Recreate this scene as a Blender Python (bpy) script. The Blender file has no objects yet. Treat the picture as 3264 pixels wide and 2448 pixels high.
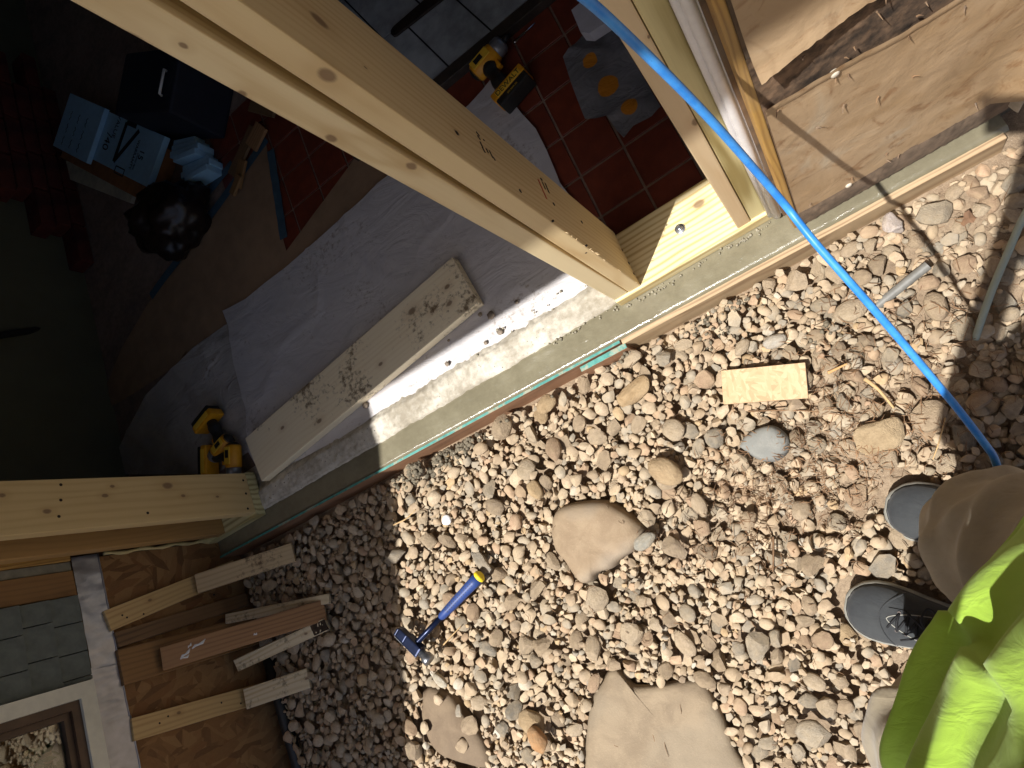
import bpy, bmesh, math, random
import numpy as np
from mathutils import Vector, Matrix, noise

random.seed(7)
rng = np.random.default_rng(7)
scene = bpy.context.scene
C = scene.collection

# ------------------------------------------------------------------ camera, sky, sun, exposure
F_PX, CX, CY = 2150.0, 1632.0, 1224.0
CAMP = np.array([0.28587225, -0.58987994, 1.74])
CM = np.array([[0.80077382, -0.36679748, -0.47351969],
               [-0.45800319, -0.88444083, -0.08942879],
               [-0.3859979, 0.28848576, -0.87623147]])
cam_d = bpy.data.cameras.new('camera')
cam_d.sensor_width = 36.0
cam_d.lens = F_PX / 3264.0 * 36.0
cam_d.clip_start = 0.02
cam_d.clip_end = 500.0
cam = bpy.data.objects.new('camera', cam_d)
C.objects.link(cam)
mw = Matrix.Identity(4)
for i in range(3):
    mw[i][0] = CM[0][i]; mw[i][1] = -CM[1][i]; mw[i][2] = -CM[2][i]; mw[i][3] = CAMP[i]
cam.matrix_world = mw
scene.camera = cam

LX, LY = 0.33, 0.28
LD = Vector((LX, LY, -1.0)).normalized()          # the way the sunlight travels
world = bpy.data.worlds.new('World'); scene.world = world; world.use_nodes = True
wn = world.node_tree; bg = wn.nodes['Background']
sky = wn.nodes.new('ShaderNodeTexSky'); sky.sky_type = 'NISHITA'; sky.sun_disc = False
sky.sun_elevation = math.atan2(1.0, math.hypot(LX, LY)); sky.sun_rotation = math.atan2(-LX, -LY)
wn.links.new(sky.outputs[0], bg.inputs[0]); bg.inputs[1].default_value = 0.068
sky.air_density = 0.6; sky.dust_density = 2.5; sky.ozone_density = 0.4
sun_d = bpy.data.lights.new('sun', 'SUN'); sun_d.energy = 4.0; sun_d.angle = math.radians(0.53)
sun_d.color = (1.0, 0.982, 0.955)
sun = bpy.data.objects.new('sun', sun_d); C.objects.link(sun)
sun.rotation_euler = LD.to_track_quat('-Z', 'Y').to_euler()
scene.view_settings.view_transform = 'Standard'
scene.view_settings.look = 'None'
scene.view_settings.exposure = 0.78
scene.view_settings.gamma = 1.0
scene.view_settings.use_curve_mapping = False
scene.cycles.max_bounces = 8
scene.cycles.diffuse_bounces = 5
scene.cycles.use_denoising = True

# ------------------------------------------------------------------ measuring: a pixel of the 3264 wide photo onto a plane of the place
ORIGIN_OK = True
def _ray(x, y):
    return np.array([x - CX, y - CY, F_PX]) @ CM
def atz(x, y, z):
    w = _ray(x, y); p = CAMP + w * ((z - CAMP[2]) / w[2]); return Vector(p)
def aty(x, y, yy):
    w = _ray(x, y); p = CAMP + w * ((yy - CAMP[1]) / w[1]); return Vector(p)
def atx(x, y, xx):
    w = _ray(x, y); p = CAMP + w * ((xx - CAMP[0]) / w[0]); return Vector(p)

# ------------------------------------------------------------------ objects
def s2l(r, g, b):
    f = lambda c: (c / 255 / 12.92) if c / 255 <= 0.04045 else ((c / 255 + 0.055) / 1.055) ** 2.4
    return (f(r), f(g), f(b), 1.0)
WORLD = {}
def wmat(o):
    return WORLD.get(o.name, Matrix.Identity(4))
def link(o, parent=None, mw=None):
    C.objects.link(o)
    mw = mw if mw is not None else Matrix.Identity(4)
    WORLD[o.name] = mw.copy()
    if parent is not None:
        o.parent = parent
        o.matrix_basis = wmat(parent).inverted() @ mw
    else:
        o.matrix_basis = mw
    return o
def mesh(name, verts, faces, mat=None, smooth=False):
    me = bpy.data.meshes.new(name)
    me.from_pydata([tuple(v) for v in verts], [], [tuple(f) for f in faces])
    if mat: me.materials.append(mat)
    if smooth: me.polygons.foreach_set('use_smooth', [True] * len(me.polygons))
    me.update()
    return me
def add(name, vf, mat, parent=None, mw=None, smooth=False, **tags):
    me = mesh(name, vf[0], vf[1], mat, smooth)
    o = bpy.data.objects.new(name, me)
    link(o, parent, mw)
    return tag(o, **tags)
def tag(o, label=None, category=None, group=None, kind=None):
    for k, v in (('label', label), ('category', category), ('group', group), ('kind', kind)):
        if v: o[k] = v
    return o
def empty(name, loc, **tags):
    o = bpy.data.objects.new(name, None); o.empty_display_size = 0.05
    link(o, None, Matrix.Translation(Vector(loc)))
    return tag(o, **tags)
def join(*vfs):
    V, Fa = [], []
    for v, f in vfs:
        n = len(V); V += [tuple(p) for p in v]; Fa += [tuple(i + n for i in q) for q in f]
    return V, Fa
def xf(vf, m):
    return [tuple(m @ Vector(v)) for v in vf[0]], vf[1]
def box(x0, x1, y0, y1, z0, z1):
    v = [(x0, y0, z0), (x1, y0, z0), (x1, y1, z0), (x0, y1, z0), (x0, y0, z1), (x1, y0, z1), (x1, y1, z1), (x0, y1, z1)]
    return v, [(0, 3, 2, 1), (4, 5, 6, 7), (0, 1, 5, 4), (1, 2, 6, 5), (2, 3, 7, 6), (3, 0, 4, 7)]
def bbox(x0, x1, y0, y1, z0, z1, b=0.002, seg=2):
    bm = bmesh.new(); v, f = box(x0, x1, y0, y1, z0, z1)
    vs = [bm.verts.new(p) for p in v]
    for q in f: bm.faces.new([vs[i] for i in q])
    bmesh.ops.bevel(bm, geom=bm.edges[:] , offset=b, segments=seg, affect='EDGES', profile=0.6)
    bm.verts.ensure_lookup_table()
    out = ([tuple(v.co) for v in bm.verts], [tuple(v.index for v in f.verts) for f in bm.faces]) if not bm.verts.index_update() else None
    bm.free(); return out
def prism(poly, z0, z1):
    n = len(poly)
    v = [(p[0], p[1], z0) for p in poly] + [(p[0], p[1], z1) for p in poly]
    f = [tuple(range(n))[::-1], tuple(range(n, 2 * n))] + [(i, (i + 1) % n, n + (i + 1) % n, n + i) for i in range(n)]
    return v, f
def spline(pts, n):
    pts = [Vector(p) for p in pts]; P = [pts[0] * 2 - pts[1]] + pts + [pts[-1] * 2 - pts[-2]]; out = []
    m = len(pts) - 1
    for k in range(n):
        t = k / (n - 1) * m; i = min(int(t), m - 1); u = t - i
        a, b, c, d = P[i:i + 4]
        out.append(0.5 * ((2 * b) + (c - a) * u + (2 * a - 5 * b + 4 * c - d) * u * u + (3 * b - a - 3 * c + d) * u ** 3))
    return out
def tube(path, rad, seg=10, cap=True, disp=None):
    path = [Vector(p) for p in path]; n = len(path)
    rad = rad if hasattr(rad, '__len__') else [rad] * n
    V, Fa = [], []; up = None
    for i in range(n):
        t = (path[min(i + 1, n - 1)] - path[max(i - 1, 0)]).normalized()
        if up is None:
            up = t.orthogonal().normalized()
        up = (up - t * up.dot(t)).normalized(); sd = t.cross(up)
        for k in range(seg):
            a = 2 * math.pi * k / seg; r = rad[i]
            if disp: r += disp(i / (n - 1), a)
            V.append(tuple(path[i] + (up * math.cos(a) + sd * math.sin(a)) * r))
    for i in range(n - 1):
        for k in range(seg):
            Fa.append((i * seg + k, i * seg + (k + 1) % seg, (i + 1) * seg + (k + 1) % seg, (i + 1) * seg + k))
    if cap:
        Fa.append(tuple(range(seg))[::-1]); Fa.append(tuple(range((n - 1) * seg, n * seg)))
    return V, Fa
def lathe(prof, seg=24):
    V, Fa = [], []
    for r, z in prof:
        for k in range(seg):
            a = 2 * math.pi * k / seg; V.append((r * math.cos(a), r * math.sin(a), z))
    m = len(prof)
    for i in range(m - 1):
        for k in range(seg):
            Fa.append((i * seg + k, i * seg + (k + 1) % seg, (i + 1) * seg + (k + 1) % seg, (i + 1) * seg + k))
    Fa.append(tuple(range(seg))[::-1]); Fa.append(tuple(range((m - 1) * seg, m * seg)))
    return V, Fa
def frame(o, xd, zd):
    x = Vector(xd).normalized(); z = Vector(zd); z = (z - x * z.dot(x)).normalized(); y = z.cross(x)
    m = Matrix.Identity(4)
    for i in range(3):
        m[i][0] = x[i]; m[i][1] = y[i]; m[i][2] = z[i]; m[i][3] = Vector(o)[i]
    return m
def lumber(name, p0, p1, width, thick, zd, mat, parent=None, b=0.0025, **tags):
    """a sawn board: local x along its length, y its width, z its thickness (zd = the face's normal)"""
    p0, p1 = Vector(p0), Vector(p1); L = (p1 - p0).length
    m = frame((p0 + p1) / 2, p1 - p0, zd)
    return add(name, bbox(-L / 2, L / 2, -width / 2, width / 2, -thick / 2, thick / 2, b), mat, parent, m, **tags)
def icos(sub):
    bm = bmesh.new(); bmesh.ops.create_icosphere(bm, subdivisions=sub, radius=1.0)
    bm.verts.ensure_lookup_table()
    v = np.array([tuple(x.co) for x in bm.verts]); f = np.array([[x.index for x in q.verts] for q in bm.faces]); bm.free()
    return v, f
def grid(nx, ny, fn):
    V = [fn(i / (nx - 1), j / (ny - 1)) for j in range(ny) for i in range(nx)]
    Fa = [(j * nx + i, j * nx + i + 1, (j + 1) * nx + i + 1, (j + 1) * nx + i) for j in range(ny - 1) for i in range(nx - 1)]
    return V, Fa
def text(name, body, size, mat, m, parent, align='CENTER'):
    cu = bpy.data.curves.new(name, 'FONT'); cu.body = body; cu.size = size; cu.align_x = align; cu.align_y = 'CENTER'
    cu.extrude = 0.0003; cu.materials.append(mat)
    tmp = bpy.data.objects.new(name, cu); C.objects.link(tmp)
    me = bpy.data.meshes.new_from_object(tmp.evaluated_get(bpy.context.evaluated_depsgraph_get())); bpy.data.objects.remove(tmp)
    if not me.materials: me.materials.append(mat)
    o = bpy.data.objects.new(name, me); return link(o, parent, m)

# ------------------------------------------------------------------ materials
class NT:
    def __init__(s, name):
        s.m = bpy.data.materials.new(name); s.m.use_nodes = True; s.t = s.m.node_tree; s.n = s.t.nodes
        s.b = s.n['Principled BSDF']; s.out = s.n['Material Output']
    def new(s, ty, **kw):
        nd = s.n.new('ShaderNode' + ty)
        for k, v in kw.items(): setattr(nd, k, v)
        return nd
    def put(s, inp, v):
        if isinstance(v, bpy.types.NodeSocket): s.t.links.new(v, inp)
        elif v is not None: inp.default_value = v
    def coord(s, which='Object'):
        return s.new('TexCoord').outputs[which]
    def map(s, v, scale=(1, 1, 1), rot=(0, 0, 0), loc=(0, 0, 0)):
        nd = s.new('Mapping'); s.put(nd.inputs[0], v); nd.inputs[1].default_value = loc; nd.inputs[2].default_value = rot; nd.inputs[3].default_value = scale
        return nd.outputs[0]
    def noise(s, v, scale, detail=4, rough=0.55, dist=0.0, out=0):
        nd = s.new('TexNoise'); s.put(nd.inputs['Vector'], v); nd.inputs['Scale'].default_value = scale
        nd.inputs['Detail'].default_value = detail; nd.inputs['Roughness'].default_value = rough; nd.inputs['Distortion'].default_value = dist
        return nd.outputs[out]
    def voro(s, v, scale, out='Distance', feature='F1', rand=1.0):
        nd = s.new('TexVoronoi', feature=feature); s.put(nd.inputs['Vector'], v); nd.inputs['Scale'].default_value = scale
        nd.inputs['Randomness'].default_value = rand
        return nd.outputs[out]
    def wave(s, v, scale, dist=3, detail=2, dscale=1.0, direction='Y'):
        nd = s.new('TexWave', wave_type='BANDS', bands_direction=direction); s.put(nd.inputs['Vector'], v)
        nd.inputs['Scale'].default_value = scale; nd.inputs['Distortion'].default_value = dist
        nd.inputs['Detail'].default_value = detail; nd.inputs['Detail Scale'].default_value = dscale
        return nd.outputs['Fac']
    def ramp(s, v, stops, interp='LINEAR'):
        nd = s.new('ValToRGB'); s.put(nd.inputs[0], v); cr = nd.color_ramp; cr.interpolation = interp
        while len(cr.elements) < len(stops): cr.elements.new(0.5)
        for e, (p, c) in zip(cr.elements, stops):
            e.position = p; e.color = c if len(c) == 4 else (*c, 1)
        return nd.outputs[0]
    def step(s, v, a, b):
        nd = s.new('MapRange', interpolation_type='SMOOTHSTEP'); s.put(nd.inputs[0], v); nd.inputs[1].default_value = a; nd.inputs[2].default_value = b
        return nd.outputs[0]
    def mix(s, f, a, b, mode='MIX'):
        nd = s.new('MixRGB', blend_type=mode); s.put(nd.inputs[0], f); s.put(nd.inputs[1], a); s.put(nd.inputs[2], b)
        return nd.outputs[0]
    def math(s, op, a, b=None, clamp=False):
        nd = s.new('Math', operation=op, use_clamp=clamp); s.put(nd.inputs[0], a)
        if b is not None: s.put(nd.inputs[1], b)
        return nd.outputs[0]
    def bump(s, h, strength=0.3, dist=0.002, prev=None):
        nd = s.new('Bump'); s.put(nd.inputs['Height'], h); nd.inputs['Strength'].default_value = strength; nd.inputs['Distance'].default_value = dist
        if prev is not None: s.put(nd.inputs['Normal'], prev)
        return nd.outputs[0]
    def done(s, col=None, rough=None, normal=None, **kw):
        s.put(s.b.inputs['Base Color'], col); s.put(s.b.inputs['Roughness'], rough)
        if normal is not None: s.put(s.b.inputs['Normal'], normal)
        for k, v in kw.items(): s.put(s.b.inputs[k.replace('_', ' ')], v)
        return s.m
def plain(name, col, rough=0.6, var=0.12, scale=40, bump=0.15, **kw):
    n = NT(name); v = n.coord()
    a = n.noise(v, scale, 5, 0.6); b = n.noise(v, scale * 0.15, 3)
    f = n.math('ADD', n.math('MULTIPLY', a, 0.6), n.math('MULTIPLY', b, 0.6))
    lo = tuple(c * (1 - var * 2) for c in col[:3]) + (1,); hi = tuple(min(1, c * (1 + var * 2)) for c in col[:3]) + (1,)
    return n.done(n.mix(n.step(f, 0.35, 0.85), lo, hi), rough, n.bump(a, bump, 0.001), **kw)
def wood(name, light, dark, knots=(), mud=0.0, mudcol=(0.10, 0.065, 0.035, 1), rings=1.0, seed=0, worn=0.0, rough=0.62, thresh=0.62, gw=1.0):
    """sawn softwood, grain along local x; knots = (x, y, radius) in metres on the wide face"""
    n = NT(name); v = n.coord()
    sv = n.map(v, (1, 1, 1), (0, 0, 0), (seed * 3.1, seed * 1.7, seed * 0.9))
    warp = n.noise(n.map(sv, (1.6, 7, 7)), 1.0, 2, 0.5)
    off = n.new('CombineXYZ'); n.put(off.inputs[1], n.math('MULTIPLY', n.math('SUBTRACT', warp, 0.5), 0.06)); n.put(off.inputs[2], n.math('MULTIPLY', n.math('SUBTRACT', warp, 0.5), 0.03))
    vv = n.new('VectorMath', operation='ADD'); n.put(vv.inputs[0], sv); n.put(vv.inputs[1], off.outputs[0])
    g = n.wave(n.map(vv.outputs[0], (0.10, 1, 0.8)), 20 * rings, 5.0, 3, 0.8, 'Y')
    fine = n.noise(n.map(sv, (5, 190, 190)), 1.0, 3, 0.7)
    big = n.noise(n.map(sv, (2.2, 9, 9)), 1.0, 3, 0.55)
    f = n.math('ADD', n.math('MULTIPLY', n.math('MULTIPLY', n.math('POWER', g, 2.2), big), 0.55 * gw), n.math('ADD', n.math('MULTIPLY', fine, 0.26), n.math('MULTIPLY', big, 0.50)))
    col = n.mix(n.step(f, 0.25, 1.02), light, dark)
    sep = n.new('SeparateXYZ'); n.put(sep.inputs[0], v)
    h = f
    for kk in knots:
        kx, ky, kr = kk[0], kk[1], kk[-1]
        dx = n.math('MULTIPLY', n.math('SUBTRACT', sep.outputs[0], kx), 0.62); dy = n.math('SUBTRACT', sep.outputs[1], ky)
        d = n.math('ADD', n.math('MULTIPLY', dx, dx), n.math('MULTIPLY', dy, dy))
        if len(kk) == 4:
            dz = n.math('SUBTRACT', sep.outputs[2], kk[2]); d = n.math('ADD', d, n.math('MULTIPLY', dz, dz))
        d = n.math('SQRT', d)
        d = n.math('ADD', d, n.math('MULTIPLY', n.math('SUBTRACT', fine, 0.5), 0.004))
        halo = n.math('MULTIPLY', n.math('SUBTRACT', 1.0, n.step(d, kr * 0.9, kr * 3.0)), 0.22)
        col = n.mix(halo, col, (dark[0] * 0.75, dark[1] * 0.62, dark[2] * 0.5, 1))
        core = n.math('MULTIPLY', n.math('SUBTRACT', 1.0, n.step(d, kr * 0.5, kr * 1.0)), 0.78)
        col = n.mix(core, col, (0.17, 0.095, 0.05, 1))
    if mud > 0:
        mk = n.math('ADD', n.math('MULTIPLY', n.noise(sv, 7, 3, 0.5), 0.55), n.math('MULTIPLY', n.noise(sv, 70, 4, 0.7), 0.5))
        col = n.mix(n.math('MULTIPLY', n.step(mk, thresh, thresh + 0.12), mud), col, mudcol)
    if worn > 0:
        col = n.mix(n.math('MULTIPLY', n.step(n.noise(sv, 6, 4, 0.65), 0.4, 0.7), worn), col, (0.22, 0.19, 0.15, 1))
    return n.done(col, rough, n.bump(f, 0.22, 0.0012))

def mat_stone(name, attr):
    n = NT(name); v = n.coord('Object' if not attr else 'Object')
    if attr:
        base = n.new('Attribute', attribute_name='stone').outputs['Color']
    else:
        base = n.new('ObjectInfo').outputs['Color']
    sc = 1.0 if attr else 0.03
    a = n.noise(v, 260 * sc, 5, 0.65); b = n.noise(v, 60 * sc, 3, 0.5, 0.6); c = n.voro(v, 700 * sc)
    f = n.math('ADD', n.math('MULTIPLY', a, 0.55), n.math('MULTIPLY', b, 0.55))
    col = n.mix(n.step(f, 0.30, 0.80), n.mix(1.0, base, (0.62, 0.58, 0.53, 1), 'MULTIPLY'), n.mix(1.0, base, (1.22, 1.20, 1.16, 1), 'MULTIPLY'))
    col = n.mix(n.math('MULTIPLY', n.step(n.noise(v, 620 * sc, 4, 0.75), 0.60, 0.72), 0.30), col, (0.11, 0.09, 0.07, 1))
    dust = n.step(n.noise(v, 30 * sc, 3, 0.6), 0.30, 0.70)
    col = n.mix(n.math('ADD', 0.22, n.math('MULTIPLY', dust, 0.38)), col, s2l(182, 160, 127))
    h = n.math('ADD', n.math('MULTIPLY', a, 0.7), n.math('MULTIPLY', n.noise(v, 900 * sc, 3, 0.6), 0.3))
    return n.done(col, 0.82, n.bump(h, 0.55, 0.0016 if attr else 0.05), Specular_IOR_Level=0.3)
def mat_dirt(name, c0, c1, c2, bump=0.7):
    n = NT(name); v = n.coord()
    a = n.noise(v, 120, 6, 0.7); b = n.noise(v, 9, 4, 0.6); c = n.noise(v, 420, 4, 0.7)
    col = n.mix(n.step(b, 0.35, 0.68), c0, c1); col = n.mix(n.step(c, 0.52, 0.72), col, c2)
    col = n.mix(n.math('MULTIPLY', n.step(a, 0.55, 0.35), 0.5), col, tuple(x * 0.55 for x in c0[:3]) + (1,))
    return n.done(col, 0.93, n.bump(n.math('ADD', a, n.math('MULTIPLY', c, 0.6)), bump, 0.005), Specular_IOR_Level=0.2)
def mat_osb(name, tint=1.0, scale=1.0, pal=((112, 74, 40), (168, 122, 74), (196, 152, 98), (150, 96, 52))):
    n = NT(name); v = n.coord()
    res = None
    for k, (rot, sx, sy) in enumerate(((0.35, 12, 44), (-0.7, 11, 36), (1.35, 14, 46))):
        mv = n.map(n.map(v, (1, 1, 1), (0, 0, rot)), (sx * scale, sy * scale, 30), (0, 0, 0), (k * 3.7, k * 1.3, 0))
        cc = n.voro(mv, 1.0, 'Color'); sp = n.new('SeparateColor'); n.put(sp.inputs[0], cc)
        tone = n.ramp(sp.outputs[0], [(q_, s2l(*[c_ * tint for c_ in p_])) for q_, p_ in zip((0.0, 0.35, 0.7, 1.0), pal)])
        tone = n.mix(0.35, tone, n.mix(n.noise(mv, 6, 3), s2l(*[c_ * tint for c_ in pal[0]]), s2l(*[c_ * tint for c_ in pal[2]])))
        if res is None: res = tone
        else: res = n.mix(n.step(n.voro(n.map(n.map(v, (1, 1, 1), (0, 0, rot)), (sx * 0.8 * scale, sy * 0.7 * scale, 20), (0, 0, 0), (k, 2 * k, 0)), 1.0, 'Color'), 0.45, 0.5), res, tone)
        last = sp.outputs[1]
    return n.done(res, 0.8, n.bump(last, 0.35, 0.002))
def mat_concrete(name, c0, c1, rough, wet=False, scale=1.0):
    n = NT(name); v = n.coord()
    a = n.noise(v, 55 * scale, 6, 0.7); b = n.noise(v, 8 * scale, 4, 0.6); c = n.noise(v, 380 * scale, 4, 0.7)
    col = n.mix(n.step(n.math('ADD', n.math('MULTIPLY', a, 0.4), n.math('MULTIPLY', b, 0.6)), 0.36, 0.66), c0, c1)
    if wet:
        dab = n.noise(n.map(v, (30, 75, 60)), 1.0, 4, 0.65, 0.4)
        r = n.math('ADD', 0.07, n.math('MULTIPLY', n.step(b, 0.3, 0.75), 0.20))
        h = n.math('ADD', n.math('MULTIPLY', dab, 0.9), n.math('MULTIPLY', c, 0.45))
        return n.done(col, r, n.bump(h, 0.5, 0.0022), Specular_IOR_Level=0.7)
    pits = n.step(n.voro(n.map(v, (1, 1, 1)), 70 * scale), 0.22, 0.08)
    col = n.mix(n.math('MULTIPLY', pits, n.step(b, 0.45, 0.7)), col, tuple(x * 0.3 for x in c0[:3]) + (1,))
    return n.done(col, rough, n.bump(n.math('ADD', a, n.math('MULTIPLY', c, 0.5)), 0.5, 0.003))
def mat_cloth(name, col, col2, rough=0.85, weave=900, **kw):
    n = NT(name); v = n.coord()
    a = n.noise(v, 14, 4, 0.6); w = n.noise(v, weave, 2, 0.6)
    c = n.mix(n.step(a, 0.3, 0.75), col, col2)
    c = n.mix(n.math('MULTIPLY', w, 0.25), c, tuple(x * 0.7 for x in col[:3]) + (1,))
    wr = n.noise(n.map(v, (26, 60, 10), (0.5, 0.3, 0.6)), 1.0, 3, 0.55, 0.8)
    return n.done(c, rough, n.bump(w, 0.25, 0.0008, n.bump(wr, 0.22, 0.010)), Sheen_Weight=0.15, **kw)

PINE_L, PINE_D = s2l(226, 201, 158), s2l(196, 158, 108)
M = {}
M['pine_front'] = wood('pine_front', PINE_L, s2l(205, 170, 120), [(-0.72, 0.0, 0.006), (-0.15, 0.006, 0.011), (0.55, -0.004, 0.007)], seed=1)
M['pine_side'] = wood('pine_side', PINE_L, s2l(205, 168, 116), [(-0.45, 0.02, 0.008), (-0.05, -0.03, 0.005), (0.62, 0.01, 0.009)], seed=2)
M['pine_right'] = wood('pine_right', s2l(218, 186, 146), s2l(196, 156, 112), [(-0.5, 0.0, 0.009)], seed=3)
M['pine_left'] = wood('pine_left', s2l(214, 182, 130), s2l(186, 146, 92), [(-0.72, 0.02, 0.007), (-0.55, -0.01, 0.011), (-0.36, 0.03, 0.007), (-0.34, 0.0, 0.006), (-0.1, 0.02, 0.007)], seed=4)
M['pine_dark'] = wood('pine_dark', s2l(190, 142, 84), s2l(150, 104, 56), [(-0.5, 0.05, 0.010), (-0.2, 0.055, 0.009)], seed=5)
M['treated'] = wood('treated', s2l(216, 204, 152), s2l(162, 146, 94), [], rings=0.8, seed=6, gw=1.6)
M['sill'] = wood('sill', s2l(232, 216, 168), s2l(186, 158, 98), [(0.08, 0.03, 0.012)], rings=1.1, seed=7, gw=1.5)
M['plank'] = wood('plank', s2l(242, 226, 192), s2l(214, 186, 142), [(0.44, 0.02, 0.008), (0.42, -0.028, 0.009), (0.30, 0.035, 0.012), (0.36, -0.01, 0.007), (0.12, -0.035, 0.007), (-0.18, -0.05, 0.009), (-0.33, 0.02, 0.007)], mud=0.85, mudcol=s2l(92, 66, 34), seed=8, thresh=0.575, gw=0.4)
M['muddy_board'] = wood('muddy_board', s2l(206, 180, 138), s2l(160, 128, 86), [(0.05, 0.0, 0.006)], mud=0.8, mudcol=s2l(70, 50, 28), seed=9, thresh=0.56)
M['clean_board'] = wood('clean_board', s2l(202, 172, 120), s2l(168, 134, 84), [(-0.1, 0.01, 0.006)], seed=10)
M['white_board'] = wood('white_board', s2l(222, 204, 168), s2l(192, 166, 122), [(0.1, 0.0, 0.005)], mud=0.7, mudcol=s2l(78, 58, 38), seed=11, thresh=0.60)
M['cedar_board'] = wood('cedar_board', s2l(168, 126, 84), s2l(122, 86, 54), [], mud=0.35, mudcol=s2l(70, 42, 22), seed=12)
M['grey_board'] = wood('grey_board', s2l(120, 92, 62), s2l(76, 56, 38), [], seed=13)
M['form_bare'] = wood('form_bare', s2l(186, 160, 124), s2l(128, 98, 68), [], rings=1.6, seed=14, mud=0.4, mudcol=s2l(150, 146, 124), thresh=0.6)
M['form_red'] = wood('form_red', s2l(156, 116, 86), s2l(104, 74, 52), [], rings=2.0, seed=15)
M['old_wood'] = wood('old_wood', s2l(138, 108, 78), s2l(78, 56, 40), [], rings=1.3, seed=16, worn=0.6, rough=0.9)
M['edge_wood'] = wood('edge_wood', s2l(200, 156, 84), s2l(140, 96, 46), [], rings=1.5, seed=17, worn=0.3)
M['brown_board'] = wood('brown_board', s2l(142, 106, 64), s2l(104, 74, 44), [], seed=18)
M['dark_red_wood'] = wood('dark_red_wood', s2l(104, 56, 32), s2l(70, 36, 20), [], seed=19)
def teal():
    n = NT('teal_paint'); v = n.coord()
    a = n.noise(v, 45, 5, 0.7)
    col = n.mix(n.step(a, 0.3, 0.7), s2l(56, 124, 116), s2l(84, 152, 140))
    col = n.mix(n.math('MULTIPLY', n.step(n.noise(v, 16, 4, 0.7), 0.50, 0.62), 0.8), col, s2l(160, 154, 130))
    return n.done(col, 0.55, n.bump(a, 0.3, 0.001))
M['teal'] = teal()
M['wet'] = mat_concrete('wet_concrete', s2l(116, 109, 89), s2l(130, 123, 101), 0.3, wet=True)
M['curb'] = mat_concrete('old_concrete', s2l(150, 140, 122), s2l(208, 200, 184), 0.8)
M['pebble'] = mat_stone('pebble_stone', False)
M['gravel'] = mat_stone('gravel_stone', True)
M['dirt'] = mat_dirt('dirt', s2l(142, 122, 100), s2l(162, 142, 118), s2l(184, 166, 142))
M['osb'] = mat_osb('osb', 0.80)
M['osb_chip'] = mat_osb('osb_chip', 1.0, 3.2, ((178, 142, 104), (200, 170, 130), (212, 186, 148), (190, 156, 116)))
M['nail'] = plain('nail_steel', s2l(52, 44, 40), 0.45, Metallic=0.6)
M['zinc'] = plain('zinc', s2l(190, 192, 196), 0.28, 0.1, 200, 0.1, Metallic=0.95)
M['chrome'] = plain('chrome', s2l(200, 202, 208), 0.18, 0.06, 200, 0.05, Metallic=1.0)

# ------------------------------------------------------------------ ground
SILL, FLOOR, WET = 0.12, 0.06, 0.078
def nz(x, y, s, o=0.0):
    return noise.noise(Vector((x * s + o, y * s - o, o)))
def ground_h(x, y):
    h = -0.016 + 0.004 * nz(x, y, 5.0) + 0.006 * nz(x, y, 1.7, 3)
    h += 0.030 * math.exp(-(((x - 0.17) / 0.30) ** 2 + ((y + 0.56) / 0.20) ** 2))        # loose soil in front of the shoes
    h += 0.032 * math.exp(-(((x - 0.78) / 0.34) ** 2 + ((y + 0.28) / 0.26) ** 2))        # packed soil at the wall end
    h += 0.018 * math.exp(-(((x + 1.00) / 0.14) ** 2 + ((y + 0.80) / 0.10) ** 2))
    return h
xs = np.concatenate([np.array([-60, -30, -15, -8, -5, -3.5, -2.6]), np.arange(-2.0, 1.7, 0.016), np.array([2.2, 3, 5, 8, 15, 30, 60])])
ys = np.concatenate([np.array([-60, -30, -15, -8, -5, -3.5, -2.6]), np.arange(-1.9, 0.02, 0.016), np.array([0.3, 1, 2, 4, 8, 15, 30, 60])])
V = [(x, y, ground_h(x, y) + (0.004 * nz(x, y, 40) + 0.002 * nz(x, y, 90) if -2 < x < 1.7 and -1.9 < y < 0.02 else 0)) for y in ys for x in xs]
nx = len(xs)
Fa = [(j * nx + i, j * nx + i + 1, (j + 1) * nx + i + 1, (j + 1) * nx + i) for j in range(len(ys) - 1) for i in range(nx - 1)]
add('ground', (V, Fa), M['dirt'], smooth=True, kind='structure')

# ------------------------------------------------------------------ the house: room, ceiling, eaves (their shade falls on the scene)
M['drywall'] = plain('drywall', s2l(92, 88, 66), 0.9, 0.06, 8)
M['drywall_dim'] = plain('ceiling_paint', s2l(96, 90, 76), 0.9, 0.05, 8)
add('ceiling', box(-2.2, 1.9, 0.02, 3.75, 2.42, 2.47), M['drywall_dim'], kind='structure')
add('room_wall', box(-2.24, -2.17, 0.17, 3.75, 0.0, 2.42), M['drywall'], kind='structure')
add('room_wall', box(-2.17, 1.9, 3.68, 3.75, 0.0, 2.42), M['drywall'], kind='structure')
add('room_wall', join(box(1.83, 1.9, 0.05, 3.68, 0.0, 0.75), box(1.83, 1.9, 0.05, 3.68, 2.1, 2.42), box(1.83, 1.9, 0.05, 0.7, 0.75, 2.1), box(1.83, 1.9, 2.5, 3.68, 0.75, 2.1)), M['drywall'], kind='structure')  # opening added in this unseen wall so sky light reaches the hearth
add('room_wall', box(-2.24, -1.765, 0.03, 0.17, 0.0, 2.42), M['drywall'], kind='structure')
M['soffit'] = plain('soffit_paint', s2l(120, 112, 96), 0.8)
add('header', bbox(-1.75, 0.83, 0.0, 0.16, 2.02, 2.42, 0.003), M['pine_dark'], label='unseen dark header added above the opening to dim the room', category='beam')  # out of view, added to cut the light entering the room
def over(x, y, z): return (x - LX * (2.5 - z), y - LY * (2.5 - z))      # the roof edge above a measured edge of shade
ec = over(-0.919, 0.157, 0.06)
eave = [(-4.2, ec[1]), (3.2, ec[1]), (3.2, 3.9), (-4.2, 3.9)]
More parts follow.
